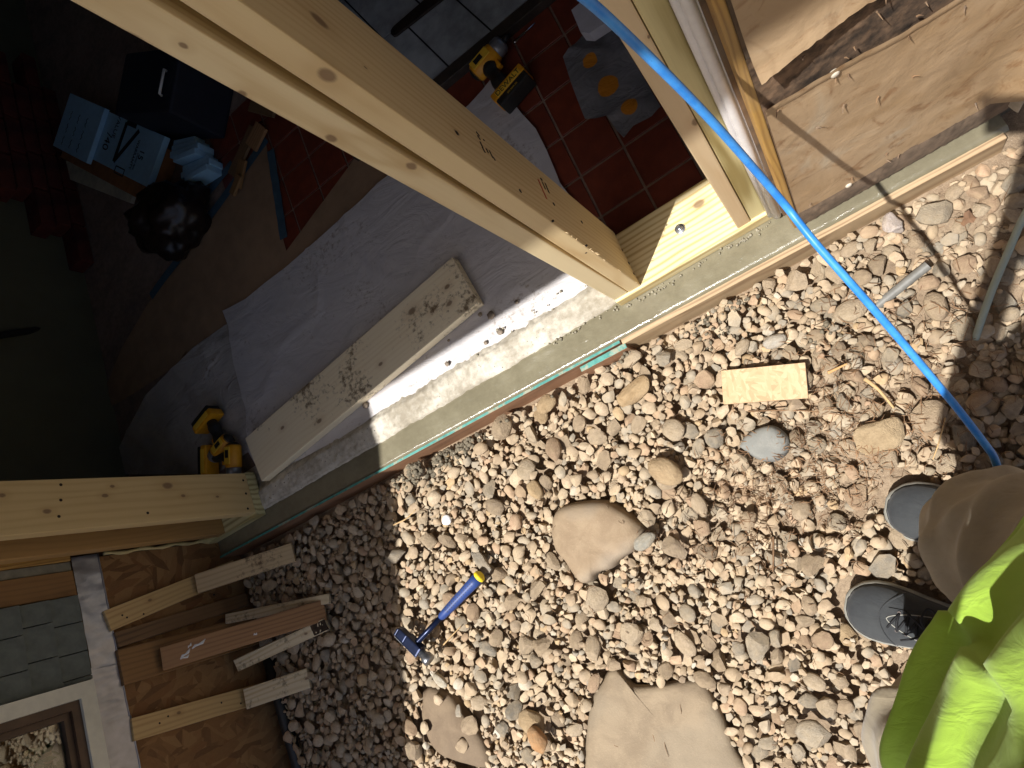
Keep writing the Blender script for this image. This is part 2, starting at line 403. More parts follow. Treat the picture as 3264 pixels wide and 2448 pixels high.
def rake(y):                                  # top of the wing's end wall, from the edge of shade on the gravel
    return max(0.70, min(2.48, 2.36 + 1.41 * (y + 0.75)))
add('roof', prism(eave, 2.5, 2.58), M['soffit'], kind='structure')
yr = [0.028] + [ec[1] - 0.001, -0.668, -1.0, -1.325, -1.92]
add('roof', ([(x, y, rake(y) + dz) for x in (-1.742, -4.2) for dz in (0.0, 0.05) for y in yr[1:]], [(0, 1, 6, 5), (1, 2, 7, 6), (2, 3, 8, 7), (3, 4, 9, 8), (10, 15, 16, 11), (11, 16, 17, 12), (12, 17, 18, 13), (13, 18, 19, 14), (5, 6, 16, 15), (6, 7, 17, 16), (7, 8, 18, 17), (8, 9, 19, 18), (0, 10, 11, 1), (1, 11, 12, 2), (2, 12, 13, 3), (3, 13, 14, 4)]), M['soffit'], kind='structure')
add('house_wall', box(0.83, 1.9, -0.04, 0.05, 0.0, 2.5), M['soffit'], kind='structure')

# ------------------------------------------------------------------ floor with clay tiles
M['grout'] = plain('grout', s2l(132, 112, 98), 0.9, 0.15, 60)
def tilemat():
    n = NT('clay_tile'); v = n.coord(); oi = n.new('ObjectInfo')
    a = n.noise(v, 22, 5, 0.6); b = n.noise(v, 160, 4, 0.7)
    c = n.mix(n.step(a, 0.3, 0.75), s2l(104, 44, 28), s2l(128, 58, 36))
    c = n.mix(n.math('MULTIPLY', oi.outputs['Random'], 0.35), c, s2l(92, 46, 34))
    c = n.mix(n.math('MULTIPLY', n.step(b, 0.66, 0.74), 0.5), c, s2l(150, 130, 112))
    return n.done(c, n.math('ADD', 0.34, n.math('MULTIPLY', a, 0.3)), n.bump(b, 0.12, 0.001))
M['tile'] = tilemat()
floor = add('floor', box(-2.18, 1.85, 0.03, 3.69, -0.03, FLOOR - 0.004), M['grout'], kind='structure')
PT = 0.1375
tile_me = mesh('tile', *bbox(-PT / 2 + 0.0035, PT / 2 - 0.0035, -PT / 2 + 0.0035, PT / 2 - 0.0035, -0.006, 0.004, 0.0012, 1), M['tile'])
for i in range(-9, 4):
    for j in range(-1, 9):
        x, y = -0.020 + (i + 0.5) * PT, 0.390 + (j - 0.5) * PT
        if y > 0.90 and x > -0.62: continue
        if x < -0.80 and (y < 0.80): continue
        if -0.75 < x < -0.35 and y < 0.42: continue
        o = bpy.data.objects.new('tile', tile_me)
        link(o, floor, Matrix.Translation((x, y, FLOOR - 0.003 + random.uniform(-0.0006, 0.0006))) @ Matrix.Rotation(random.uniform(-0.006, 0.006), 4, 'Z'))

# slate hearth with steel edging
M['slate'] = plain('slate', s2l(150, 154, 154), 0.62, 0.22, 18, 0.5)
M['slate_joint'] = plain('slate_joint', s2l(40, 40, 40), 0.9)
M['edging'] = plain('edging', s2l(58, 50, 42), 0.5, 0.2)
hearth = empty('hearth', (-0.1, 1.3, FLOOR), label='grey slate hearth with dark edging beyond the clay tiles', category='hearth')
add('bed', box(-0.62, 1.3, 0.955, 2.2, FLOOR - 0.002, FLOOR + 0.022), M['slate_joint'], hearth)
add('edging', bbox(-0.66, 1.3, 0.915, 0.953, FLOOR - 0.001, FLOOR + 0.034, 0.003), M['edging'], hearth)
sh = -0.30
for r in range(4):
    y0, y1 = 0.958 + r * 0.262, 0.958 + r * 0.262 + 0.255
    for k in range(-4, 9):
        xa = -0.225 + (k + (0.0 if r % 2 == 0 else 0.48)) * 0.168
        P = [(xa + sh * (y0 - 0.946) + 0.003, y0), (xa + 0.168 + sh * (y0 - 0.946) - 0.003, y0), (xa + 0.168 + sh * (y1 - 0.946) - 0.003, y1), (xa + sh * (y1 - 0.946) + 0.003, y1)]
        P = [(min(1.29, max(-0.61, p[0])), p[1]) for p in P]
        if P[1][0] - P[0][0] < 0.03: continue
        add('slate_tile', prism(P, FLOOR + 0.0225, FLOOR + 0.030 + random.uniform(-0.001, 0.0015)), M['slate'], hearth)
strap = empty('metal_strap', atz(1258, 105, 0.1), label='dark flat metal strap with a hole lying on the slate hearth', category='strap')
a, b = atz(1262, 100, 0.098), atz(1450, -55, 0.098)
m = frame(a, b - a, (0, 0, 1)); L = (b - a).length
pr = [(-0.002, -0.017), (L, -0.024), (L, 0.024), (-0.002, 0.017), (-0.014, 0.011), (-0.018, 0.0), (-0.014, -0.011)]
add('bar', prism(pr, -0.004, 0.006), plain('strap_iron', s2l(52, 42, 36), 0.5, 0.2, Metallic=0.3), strap, m)
add('hole', lathe([(0.004, -0.001), (0.004, 0.0066)], 12), M['nail'], strap, m @ Matrix.Translation((-0.004, 0, 0)))

# ------------------------------------------------------------------ concrete footing between form boards
def outer(x): return -0.087 - 0.015 * x
footing = empty('concrete_footing', (-0.5, -0.04, 0.0), label='strip of wet fresh grey concrete poured along the wall', category='footing')
def wetfn(u, v):
    x = -1.752 + u * 2.566; y0 = outer(x) + 0.001; y1 = 0.012 + 0.004 * nz(x, 0, 9) + 0.003 * nz(x, 2, 40)
    y = y0 + (y1 - y0) * v
    return (x, y, WET + 0.0012 * nz(x, y, 22) + 0.0007 * nz(x, y, 70) - 0.003 * (v > 0.93) - 0.010 * (v < 0.02))
top = grid(360, 16, wetfn)
add('wet_concrete', top, M['wet'], footing, smooth=True)
def curbfn(u, v):
    x = -1.50 + u * 1.43; y0 = 0.004 + 0.006 * nz(x, 1, 8) + 0.004 * nz(x, 5, 45); y = y0 + v * 0.135
    rough = (0.0035 * nz(x, y, 60) + 0.002 * nz(x, y, 140)) * (0.5 + 0.5 * min(1, abs(nz(x, 7, 5)) * 3))
    z = 0.087 + rough - 0.045 * max(0, v - 0.50) / 0.5
    if v < 0.03: z = 0.070
    elif v < 0.12: z = 0.083 + rough
    return (x, y, z)
add('old_curb', grid(420, 34, curbfn), M['curb'], footing, smooth=True)
add('base', box(-1.75, 0.81, -0.045, 0.17, -0.05, 0.066), M['curb'], footing)
# crumbs of mortar squeezed along the sill's foot
crv, crf = icos(1); cr = []
for k in range(110):
    x = rng.uniform(-0.30, 0.335); y = -0.012 + rng.normal(0, 0.004) - (0.006 if x > -0.06 else -0.01); r = rng.uniform(0.0015, 0.0045)
    if k > 85: x = rng.uniform(-0.55, -0.06); y = rng.uniform(0.01, 0.13); r = rng.uniform(0.002, 0.006)
    vv = crv * r * rng.uniform(0.6, 1.3, (len(crv), 3)) + np.array([x, y, 0.082])
    cr.append((vv.tolist(), crf.tolist()))
M['mortar'] = plain('mortar', s2l(150, 142, 122), 0.7, 0.2, 200, 0.5)
add('mortar_crumb', join(*cr), M['mortar'], footing, smooth=True, kind='stuff')

def formboard(name, x0, x1, off, th, z1, topmat, sidemat, **t):
    e = empty(name, ((x0 + x1) / 2, outer((x0 + x1) / 2) - off, 0), **t)
    P = [(x0, outer(x0) - off), (x1, outer(x1) - off), (x1, outer(x1) - off - th), (x0, outer(x0) - off - th)]
    a, b = Vector((*P[0], 0)), Vector((*P[1], 0)); m = frame((a + b) / 2 + Vector((0, -th / 2, 0)), b - a, (0, 0, 1)); L = (b - a).length
    add('board', bbox(-L / 2, L / 2, -th / 2, th / 2, -0.05, z1 - 0.0012, 0.0015), sidemat, e, m)
    n = 60
    def tf(u, v): 
        x = -L / 2 + 0.001 + u * (L - 0.002); w = th * 0.96
        return (x, (v - 0.5) * w + 0.0006 * nz(x, v, 60), z1 + 0.0006 * nz(x, v * 3, 50))
    add('top_edge', grid(n * 3, 4, tf), topmat, e, m, smooth=True)
    return e
formboard('form_board', -1.765, -0.115, 0.001, 0.0075, 0.084, M['teal'], M['form_red'], label='long form board with teal painted edge beside the wet concrete', category='board', group='form boards holding the concrete')
formboard('form_board', -0.112, 0.800, 0.001, 0.014, 0.083, M['form_bare'], M['form_bare'], label='bare layered wood form board near the blue hose', category='board', group='form boards holding the concrete')
formboard('form_board', -0.245, -0.105, 0.0135, 0.014, 0.080, M['teal'], M['form_red'], label='short teal edged board lapped outside the form joint', category='board', group='form boards holding the concrete')

# ------------------------------------------------------------------ wall framing
def stud(name, x0, x1, y0, y1, z0, z1, matargs, parent, zd=(1, 0, 0), knots_px=(), mat=None):
    c = Vector(((x0 + x1) / 2, (y0 + y1) / 2, (z0 + z1) / 2)); m = frame(c, (0, 0, 1), zd)
    ks = []
    for px, py, pl, r in knots_px:
        p = aty(px, py, y0) if pl == 'y' else atx(px, py, x1)
        q = m.inverted() @ p; ks.append((q.x, q.y, q.z, r))
    mt = mat or wood(name + '_' + str(len(bpy.data.materials)), knots=ks, **matargs)
    if abs(zd[0]) > 0.5: w, t = y1 - y0, x1 - x0
    else: w, t = x1 - x0, y1 - y0
    L = z1 - z0
    return add(name, bbox(-L / 2, L / 2, -w / 2, w / 2, -t / 2, t / 2, 0.003), mt, parent, m)
screw_me = mesh('screw', *lathe([(0.0042, -0.004), (0.0042, 0.0003), (0.0034, 0.0012), (0.0016, 0.0004)], 10), M['nail'], True)
def screws(pts, plane, val, parent, nrm, sc=1.0):
    for px, py in pts:
        p = aty(px, py, val) if plane == 'y' else (atx(px, py, val) if plane == 'x' else atz(px, py, val))
        o = bpy.data.objects.new('screw', screw_me)
        link(o, parent, frame(p, Vector(nrm).orthogonal(), nrm) @ Matrix.Scale(sc, 4))

sill = empty('sill_plate', (0.14, 0.075, SILL - 0.04), label='pale sill plate bolted down between the double post and the right post', category='sill plate')
sm = frame((0.137, 0.077, SILL - 0.019), (1, 0, 0), (0, 0, 1))
add('plank', bbox(-0.208, 0.208, -0.083, 0.078, -0.019, 0.0, 0.003) if False else bbox(-0.209, 0.209, -0.084, 0.079, -0.022, 0.019, 0.003), M['sill'], sill, sm)
bm_ = Matrix.Translation(atz(2168, 730, SILL))
add('washer', lathe([(0.013, 0.0003), (0.013, 0.002), (0.011, 0.0025)], 24), M['zinc'], sill, bm_, True)
add('bolt', join(lathe([(0.0085, 0.0025), (0.0085, 0.009), (0.0075, 0.0098)], 6), lathe([(0.0045, 0.009), (0.0045, 0.014), (0.0035, 0.015)], 12)), M['zinc'], sill, bm_)

post = empty('double_stud', (-0.033, 0.083, SILL), label='unpainted pine post of two doubled studs at the middle of the opening', category='post')
WL = dict(light=s2l(226, 206, 164), dark=s2l(202, 174, 126))
stud('stud', -0.0305, 0.0035, 0.0, 0.166, SILL, 2.42, dict(light=s2l(222, 198, 152), dark=s2l(200, 168, 118), seed=21), post, knots_px=[(1043, 240, 'y', 0.010), (1018, 65, 'x', 0.011), (1456, 422, 'x', 0.006), (1165, 215, 'x', 0.002), (1440, 205, 'x', 0.003)])
ls = stud('stud', -0.0725, -0.0325, 0.001, 0.166, SILL, 2.42, dict(WL, rings=1.6, seed=22), post, knots_px=[(450, 98, 'y', 0.009), (795, 275, 'y', 0.005), (1076, 423, 'y', 0.007), (1328, 517, 'y', 0.008), (612, 115, 'y', 0.004)])
piv = Matrix.Translation((-0.0525, 0.08, SILL)); ls.matrix_basis = wmat(post).inverted() @ piv @ Matrix.Rotation(-0.011, 4, 'Y') @ piv.inverted() @ WORLD[ls.name]
screws([(1658, 609), (1725, 572), (1854, 708), (1967, 753), (1983, 797), (2004, 839), (2020, 873), (1765, 651), (1456, 424)], 'x', 0.0035, post, (1, 0, 0))
screws([(1763, 706), (1870, 784), (1868, 806)], 'y', 0.0, post, (0, -1, 0), 0.6)
ink = plain('ink', s2l(60, 44, 30), 0.8)
def stroke(p, q, w, plane, val, parent, nrm, mt, name='stamp_mark'):
    f = (lambda t: atx(*t, val)) if plane == 'x' else (lambda t: aty(*t, val))
    a, b = f(p), f(q); m = frame((a + b) / 2 + Vector(nrm) * 0.0005, b - a, nrm); L = (b - a).length
    add(name, box(-L / 2, L / 2, -w / 2, w / 2, -0.0008, 0.0003), mt, parent, m)
for p, q in [((1517, 420), (1528, 434)), ((1521, 432), (1531, 446)), ((1530, 452), (1538, 470)), ((1537, 470), (1546, 487)), ((1549, 474), (1556, 488)), ((1559, 480), (1566, 494)), ((1565, 492), (1571, 504)), ((1571, 500), (1578, 512)), ((1540, 444), (1544, 450))]:
    stroke(p, q, 0.004, 'x', 0.0035, post, (1, 0, 0), ink)
for p, q, mt in [((1728, 580), (1738, 603), ink), ((1737, 584), (1750, 615), ink), ((1715, 572), (1742, 634), plain('red_ink', s2l(190, 84, 56), 0.8))]:
    stroke(p, q, 0.005, 'x', 0.0035, post, (1, 0, 0), mt)
sp = []
for k in range(16):
    t = random.random(); p = aty(1822 + t * 210, 728 + t * 180, 0.0); p.x = 0.0035
    sp.append(tube([p, p + Vector((random.uniform(0.0, 0.006), random.uniform(-0.007, -0.001), random.uniform(-0.004, 0.012)))], [0.0009, 0.0002], 4))
add('splinter', join(*sp), M['pine_front'], post, kind='stuff')

rpost = empty('right_post', (0.31, 0.08, SILL), label='pine stud beside a greenish treated stud under the blue hose', category='post')
stud('stud', 0.266, 0.2985, -0.001, 0.150, SILL, 2.42, dict(light=s2l(222, 196, 156), dark=s2l(200, 168, 124), seed=23), rpost, knots_px=[(2218, 388, 'y', 0.009), (2068, 118, 'y', 0.003)])
stud('treated_stud', 0.2995, 0.3365, 0.002, 0.150, SILL, 2.42, dict(light=s2l(222, 208, 154), dark=s2l(158, 138, 84), rings=0.8, seed=24, gw=1.8), rpost)
stripv = []
for k, (x, y, r) in enumerate(((0.3425, -0.006, 0.0075), (0.3535, -0.013, 0.0095), (0.3645, -0.010, 0.0065))):
    stripv.append(tube([(x, y, SILL - 0.015 - 0.006 * (k == 1)), (x, y, 0.5), (x + 0.001, y, 1.2), (x, y, 2.42)], r, 12))
add('vinyl_strip', join(*stripv), plain('vinyl', s2l(236, 232, 230), 0.35, 0.04), rpost, smooth=True)

lsill = add('sill_plate', bbox(-1.752, -1.478, -0.012, 0.145, SILL - 0.04, SILL, 0.003), M['treated'], label='short treated sill plate under the left corner studs', category='sill plate')
lpost = empty('corner_stud', (-1.5, 0.07, SILL), label='broad pine stud face with dark knots left of the opening', category='post')
stud('stud', -1.515, -1.4785, 0.0, 0.143, SILL, 2.42, dict(light=s2l(208, 182, 130), dark=s2l(184, 152, 100), rings=0.7, seed=25, gw=0.6), lpost, knots_px=[(534, 1548, 'x', 0.013), (584, 1580, 'x', 0.006), (335, 1580, 'x', 0.007), (358, 1550, 'x', 0.006), (693, 1583, 'x', 0.005), (150, 1630, 'x', 0.008), (6, 1579, 'x', 0.007)])
screws([(194, 1545), (194, 1594), (188, 1646), (471, 1635), (775, 1531), (784, 1573), (790, 1621)], 'x', -1.4785, lpost, (1, 0, 0))
lpost2 = empty('corner_stud', (-1.66, 0.06, SILL), label='darker brown stud standing behind the broad corner stud', category='post')
stud('stud', -1.680, -1.643, -0.010, 0.13, SILL, 2.42, dict(light=s2l(176, 138, 84), dark=s2l(140, 104, 60), seed=26, gw=0.5), lpost2, knots_px=[(372, 1683, 'x', 0.007), (8, 1706, 'x', 0.008)])

# ------------------------------------------------------------------ right: wall still covered with building paper
def papermat(name, seed):
    n = NT(name); v = n.map(n.coord(), (1, 1, 1), (0, 0, 0), (seed, seed * 2, 0))
    a = n.noise(v, 5, 4, 0.6, 0.8); b = n.noise(v, 16, 5, 0.65, 1.4); c = n.noise(v, 90, 4, 0.7)
    col = n.mix(n.step(a, 0.35, 0.65), s2l(168, 138, 102), s2l(184, 156, 122))
    col = n.mix(n.math('MULTIPLY', n.step(b, 0.52, 0.70), 0.65), col, s2l(132, 92, 56))
    edge = n.math('MULTIPLY', n.step(n.math('ABSOLUTE', n.math('SUBTRACT', n.noise(v, 3.0, 2, 0.5, 0.5), 0.5)), 0.010, 0.0), 0.30)
    col = n.mix(n.math('MULTIPLY', edge, 0.5), col, s2l(120, 86, 54))
    col = n.mix(n.math('MULTIPLY', n.step(a, 0.62, 0.75), 0.6), col, s2l(196, 184, 160))
    col = n.mix(n.math('MULTIPLY', n.step(c, 0.66, 0.78), 0.6), col, s2l(112, 78, 48))
    return n.done(col, 0.5, n.bump(n.math('ADD', n.noise(v, 13, 3, 0.5, 0.8), n.math('MULTIPLY', c, 0.10)), 0.45, 0.008))
M['paper1'] = papermat('building_paper', 3.3); M['paper2'] = papermat('building_paper_low', 5.1)
rw = empty('papered_wall', (0.6, -0.02, 0.09), label='old wall covered in stained brown building paper at the right', category='wall')
YW = -0.060
add('sheathing', bbox(0.385, 0.826, YW, -0.025, 0.093, 2.5, 0.003), M['old_wood'], rw, frame((0, 0, 0), (1, 0, 0), (0, 0, 1)))
add('wall_core', box(0.365, 0.829, -0.024, 0.05, 0.10, 2.5), M['old_wood'], rw)
lumber('edge_strip', (0.3785, YW + 0.015, 0.095), (0.3785, YW + 0.015, 2.42), 0.015, 0.034, (0, -1, 0), M['edge_wood'], rw)
def band(u, v, x0, x1, zlo, zhi, off, ns):
    x = x0 + (x1 - x0) * u; lo, hi = zlo(x), zhi(x); z = lo + (hi - lo) * v
    return (x, YW - off(u, v) - 0.0025 * nz(x * 1.0, z, 7, ns) - 0.001 * nz(x, z, 25, ns), z)
# lower sheet
lowz = lambda x: 0.186 + 0.004 * nz(x, 0, 14)
def topz(x):
    return 0.700 - 0.05 * (x - 0.39) / 0.4 + 0.010 * nz(x, 3, 9) + 0.004 * nz(x, 8, 40)
def lowoff(u, v): return 0.0065 + 0.030 * max(0, u - 0.90) / 0.1 * max(0, 1 - v * 2.4) + 0.003 * (v > 0.97)
add('lower_paper', grid(70, 70, lambda u, v: band(u, v, 0.388, 0.822, lowz, topz, lowoff, 2)), M['paper2'], rw, smooth=True)
# upper sheet, its foot curling off the boards
def upz(x): return 0.812 + 0.004 * nz(x, 1, 20) + 0.005 * nz(x, 1, 90) + 0.003 * nz(x, 4, 200) - 0.02 * (x - 0.39)
def upoff(u, v): return 0.008 + 0.006 * math.exp(-v * 34) * (0.8 + 0.2 * math.sin(u * 9 + 1)) + 0.012 * math.exp(-v * 34) * math.exp(-u * 5) + 0.004 * math.exp(-v * 8)
add('upper_paper', grid(70, 70, lambda u, v: band(u, v, 0.390, 0.822, upz, lambda x: 1.75, upoff, 6)), M['paper1'], rw, smooth=True)
add('rotten_board', grid(120, 40, lambda u, v: (0.386 + u * 0.438, YW - 0.001 - 0.004 * abs(nz(u * 3, v * 4, 5)) * max(0, min(1, v * 3 - 1)) - 0.0012 * nz(u * 9, v, 30) - 0.001 * nz(u * 20, v * 8, 9), 0.62 + v * 0.22)), plain('rotten_wood', s2l(116, 92, 70), 0.95, 0.45, 45, 1.0), rw, smooth=True)
add('bottom_strip', grid(120, 10, lambda u, v: (0.386 + u * 0.438, YW - 0.004 - 0.0025 * nz(u * 4, v, 12) - 0.006 * v * (1 - v) * 4, 0.093 + v * 0.105)), plain('grimy_strip', s2l(112, 94, 76), 0.9, 0.4, 25, 1.0), rw, smooth=True)
# torn bits and nail heads on the paper
bits = []
for k in range(34):
    x, z = random.uniform(0.40, 0.80), random.uniform(0.2, 0.85); r = random.uniform(0.002, 0.005)
    if 0.25 < z < 0.62 and random.random() < 0.6: z = random.uniform(0.62, 0.82)
    d = Vector((random.uniform(-1, 1), -0.4, random.uniform(-1, 1))).normalized()
    p = Vector((x, YW - 0.009, z)); bits.append(tube([p, p + d * r, p + d * r * 2.5 + Vector((0, -r, 0.0))], [0.0016, 0.0012, 0.0004], 5))
add('torn_bit', join(*bits), M['old_wood'], rw, kind='stuff')
for px, py in [(2661, 235), (2705, 590)]:
    p = aty(px, py, YW - 0.008)
    add('nail_head', lathe([(0.007, -0.004), (0.007, 0.002), (0.004, 0.004)], 12), plain('cap_nail', s2l(208, 196, 176), 0.5), rw, frame(p, (1, 0, 0), (0, -1, 0)), True)
# curled corner of the paper at the wall's right end
def curl(u, v):
    z = 0.135 + u * 0.40; x = 0.815 + 0.028 * v + 0.012 * math.sin(u * 3); y = YW - 0.012 - 0.05 * v * (1 - 0.35 * u) + 0.028 * v * v
    return (x - 0.02 * (1 - u) * v, y, z)
add('curled_corner', grid(30, 14, curl), plain('paper_back', s2l(186, 172, 152), 0.6, 0.15), rw, smooth=True)

# ------------------------------------------------------------------ left: side wing of the house
XW = -1.75
wing = empty('house_wing', (XW, -0.6, 0.0), label='shaded side wing wall with bare sheathing, flashing, shingles and a window', category='house wall')
zf0, zf1 = 0.500, 0.565
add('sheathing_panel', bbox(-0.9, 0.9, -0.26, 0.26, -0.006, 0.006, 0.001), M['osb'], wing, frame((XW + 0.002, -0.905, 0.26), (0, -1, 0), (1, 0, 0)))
def endwall(x0, x1, y0, y1, z0, hy0, hy1, hz0, hz1):
    out = []; ys_ = sorted(set([y0, y1, hy0, hy1] + list(np.arange(y0, y1, 0.05))))
    for a_, b_ in zip(ys_[:-1], ys_[1:]):
        zt = min(rake(a_), rake(b_))
        if a_ >= hy0 - 1e-6 and b_ <= hy1 + 1e-6: out += [box(x0, x1, a_, b_, z0, hz0), box(x0, x1, a_, b_, hz1, zt)]
        else: out.append(box(x0, x1, a_, b_, z0, zt))
    return join(*out)
add('wall_core', endwall(XW - 0.12, XW - 0.012, -1.92, 0.028, 0.0, -0.91, -0.385, 0.625, 1.29), M['grey_board'], wing)
def upwall(y0, y1, z0, z1, x, th, mt, nm):
    return add(nm, bbox(-(z1 - z0) / 2, (z1 - z0) / 2, -(y1 - y0) / 2, (y1 - y0) / 2, -th / 2, th / 2, 0.0015), mt, wing, frame((x, (y0 + y1) / 2, (z0 + z1) / 2), (0, 0, 1), (1, 0, 0)))
upwall(0.012, 0.030, 0.02, 2.42, XW + 0.004, 0.02, M['dark_red_wood'], 'corner_strip')
upwall(-0.006, 0.010, 0.58, 2.42, XW + 0.006, 0.012, M['edge_wood'], 'corner_batten')
upwall(-0.034, -0.008, 0.58, 2.42, XW + 0.004, 0.006, plain('house_wrap', s2l(132, 128, 112), 0.8, 0.2, 30, 0.6), 'wrap_edge')
upwall(-0.108, -0.036, 0.58, 2.42, XW + 0.006, 0.012, M['brown_board'], 'trim_board')
# foam bead along the sheet's corner
fb = [(XW + 0.011, 0.000 + 0.003 * math.sin(k * 1.3), 0.10 + k * 0.024) for k in range(17)]
add('foam_bead', tube(fb, [0.004 + 0.003 * abs(math.sin(k * 2.1)) + (0.008 if k < 2 else 0) for k in range(17)], 8), plain('foam_yellow', s2l(206, 188, 132), 0.8, 0.1), wing, smooth=True)
M['flash'] = plain('lead_flashing', s2l(164, 168, 180), 0.36, 0.1, 30, 0.3, Metallic=0.8)
def flash(y0, y1, za, zb, xo, seed):
    def fn(u, v):
        y = y0 + (y1 - y0) * u; z = za + (zb - za) * v
        return (XW + xo + 0.0022 * nz(y, z, 22, seed) + 0.0015 * nz(y * 3, z, 30, seed) + (0.006 * (1 - v)), y, z)
    vf = grid(50, 12, fn)
    add('flashing', vf, M['flash'], wing, smooth=True)
    nn = 50
    add('flashing_edge', tube([Vector(vf[0][k]) for k in range(0, nn, 3)], 0.0025, 6), M['flash'], wing, smooth=True)
flash(0.002, -0.325, 0.505, 0.578, 0.012, 1); flash(-0.318, -0.48, 0.505, 0.582, 0.010, 2); flash(-0.474, -0.72, 0.505, 0.582, 0.013, 3); flash(-0.71, -1.2, 0.505, 0.582, 0.011, 4)
# shingles in courses
M['shake'] = plain('shingle', s2l(102, 108, 102), 0.85, 0.12, 40, 0.4)
hc = 0.075
for r in range(26):
    z0 = 0.588 + r * hc; y = -0.112 - (0.045 if r % 2 else 0.0) * 0
    first = True
    while y > -2.6:
        w = random.uniform(0.055, 0.105) if r > 0 else random.uniform(0.06, 0.09)
        y1 = max(y - w, -2.6)
        in_win = (z0 + hc * 1.1 > 0.565 and z0 < 1.62 and y1 < -0.349 and y > -1.25)
        if in_win and y > -0.349: y1 = -0.349; in_win = False
        if not in_win:
            m = frame((XW + 0.018, (y + y1) / 2, z0), (0, 1, 0), (1, 0, 0.13))
            add('shingle', box(-(y - y1) / 2 + 0.0015, (y - y1) / 2 - 0.0015, 0, hc * 1.15, -0.004, 0.010 + random.uniform(0, 0.003)), M['shake'], wing, m) if (r < 4 and y > -0.45) else None
        y = y1
add('shingle_field', endwall(XW - 0.011, XW + 0.004, -1.92, -0.11, 0.585, -0.91, -0.385, 0.625, 1.29), M['shake'], wing)
# window
win = empty('window', (XW, -0.78, 0.56)); win.parent = wing; win.matrix_basis = wmat(wing).inverted() @ wmat(win)
M['trim_white'] = plain('white_trim', s2l(214, 212, 196), 0.6, 0.05)
M['sash'] = plain('brown_sash', s2l(82, 62, 46), 0.5, 0.15)
tx0, tx1 = XW + 0.005, XW + 0.040
wy0, wy1, wz0, wz1 = -0.351, -0.945, 0.594, 1.32
def ring(nm, y0, y1, z0, z1, w, xa, xb, mt):
    add(nm, join(box(xa, xb, y1, y0, z0, z0 + w), box(xa, xb, y1, y0, z1 - w, z1), box(xa, xb, y0 - w, y0, z0 + w, z1 - w), box(xa, xb, y1, y1 + w, z0 + w, z1 - w)), mt, win)
ring('frame', wy0, wy1, wz0, wz1, 0.040, tx0, tx1, M['trim_white'])
ring('sash', wy0 - 0.0405, wy1 + 0.0405, wz0 + 0.0405, wz1 - 0.0405, 0.022, tx0, tx1 - 0.010, M['sash'])
ring('inner_sash', wy0 - 0.063, wy1 + 0.063, wz0 + 0.063, wz1 - 0.063, 0.016, tx0 - 0.01, tx1 - 0.022, M['sash'])
def glassmat():
    n = NT('window_glass'); n.n.remove(n.b)
    tr = n.new('BsdfTransparent'); tr.inputs[0].default_value = (0.85, 0.9, 0.88, 1); gl = n.new('BsdfGlossy'); gl.inputs['Roughness'].default_value = 0.01
    fr = n.new('Fresnel'); fr.inputs[0].default_value = 1.9
    mx = n.new('MixShader'); n.put(mx.inputs[0], fr.outputs[0]); n.put(mx.inputs[1], tr.outputs[0]); n.put(mx.inputs[2], gl.outputs[0]); n.put(n.out.inputs[0], mx.outputs[0])
    return n.m
add('glass', box(tx0 - 0.004, tx0 - 0.001, wy1 + 0.0785, wy0 - 0.0785, wz0 + 0.0785, wz1 - 0.0785), glassmat(), win)
# behind the glass: a pale curtain and a leafy plant on the inner sill
inside = empty('window_interior', (XW - 0.2, -0.8, 0.6), label='pale curtain behind the house window glass', category='curtain')
add('curtain', grid(60, 8, lambda u, v: (XW - 0.19 + 0.016 * math.sin(u * 70), -0.92 + u * 0.36, 0.62 + v * 0.70)), plain('curtain_cloth', s2l(206, 200, 190), 0.9, 0.08), inside, smooth=True)
add('back_board', box(XW - 0.42, XW - 0.40, -1.0, -0.36, 0.5, 1.35), plain('inner_wall', s2l(186, 150, 108), 0.9), inside)
plant = empty('window_plant', (XW - 0.10, -0.52, 0.63), label='small green leafy plant behind the lower window glass', category='plant')
lv = []
for k in range(60):
    c = Vector((XW - 0.085 + random.uniform(-0.03, 0.03), -0.47 - random.random() * 0.16, 0.64 + random.random() * 0.09)); d = Vector((random.uniform(-1, 1), random.uniform(-1, 1), random.uniform(0, 1))).normalized(); t = d.orthogonal().normalized()
    a = 0.022; lv.append(([c - d * a, c + t * a * 0.45, c + d * a, c - t * a * 0.45], [(0, 1, 2, 3)]))
add('leaves', join(*lv), plain('plant_leaf', s2l(92, 112, 46), 0.5, 0.3), plant)
add('pot', lathe([(0.03, 0.0), (0.04, 0.03)], 16), plain('pot_clay', s2l(150, 96, 60), 0.8), plant, Matrix.Translation((XW - 0.09, -0.54, 0.592)))

# ------------------------------------------------------------------ boards fixed on and leaning against the sheathing
def pxboard(name, left, right, w, th, mt, zd, label, lw=True):
    return lumber(name, left, right, w, th, zd, mt, None, 0.002, label=label, category='board', group='boards at the side wing wall')
n1 = Vector((1, 0, 0.15))
XS = XW + 0.0085
pxboard('furring_board', (XS + 0.010, -0.203, 0.52), (XS + 0.010, -0.118, 0.045), 0.062, 0.019, M['clean_board'], (1, 0, 0), 'clean tan board fixed to the sheathing, nearest the corner')
pxboard('brace_board', (XS + 0.034, -0.150, 0.222), (-1.43, -0.168, 0.055), 0.062, 0.020, M['muddy_board'], (0.5, 0, 1), 'muddy split-ended board leaning from gravel, nearest the concrete')
pxboard('furring_board', (XS + 0.010, -0.262, 0.505), (XS + 0.010, -0.232, 0.03), 0.045, 0.019, M['grey_board'], (1, 0, 0), 'dark weathered board on the sheathing between two lighter boards')
pxboard('furring_board', (XS + 0.011, -0.340, 0.51), (XS + 0.011, -0.340, 0.03), 0.100, 0.019, M['brown_board'], (1, 0, 0), 'wide brown board fixed to the sheathing behind the smeared board')
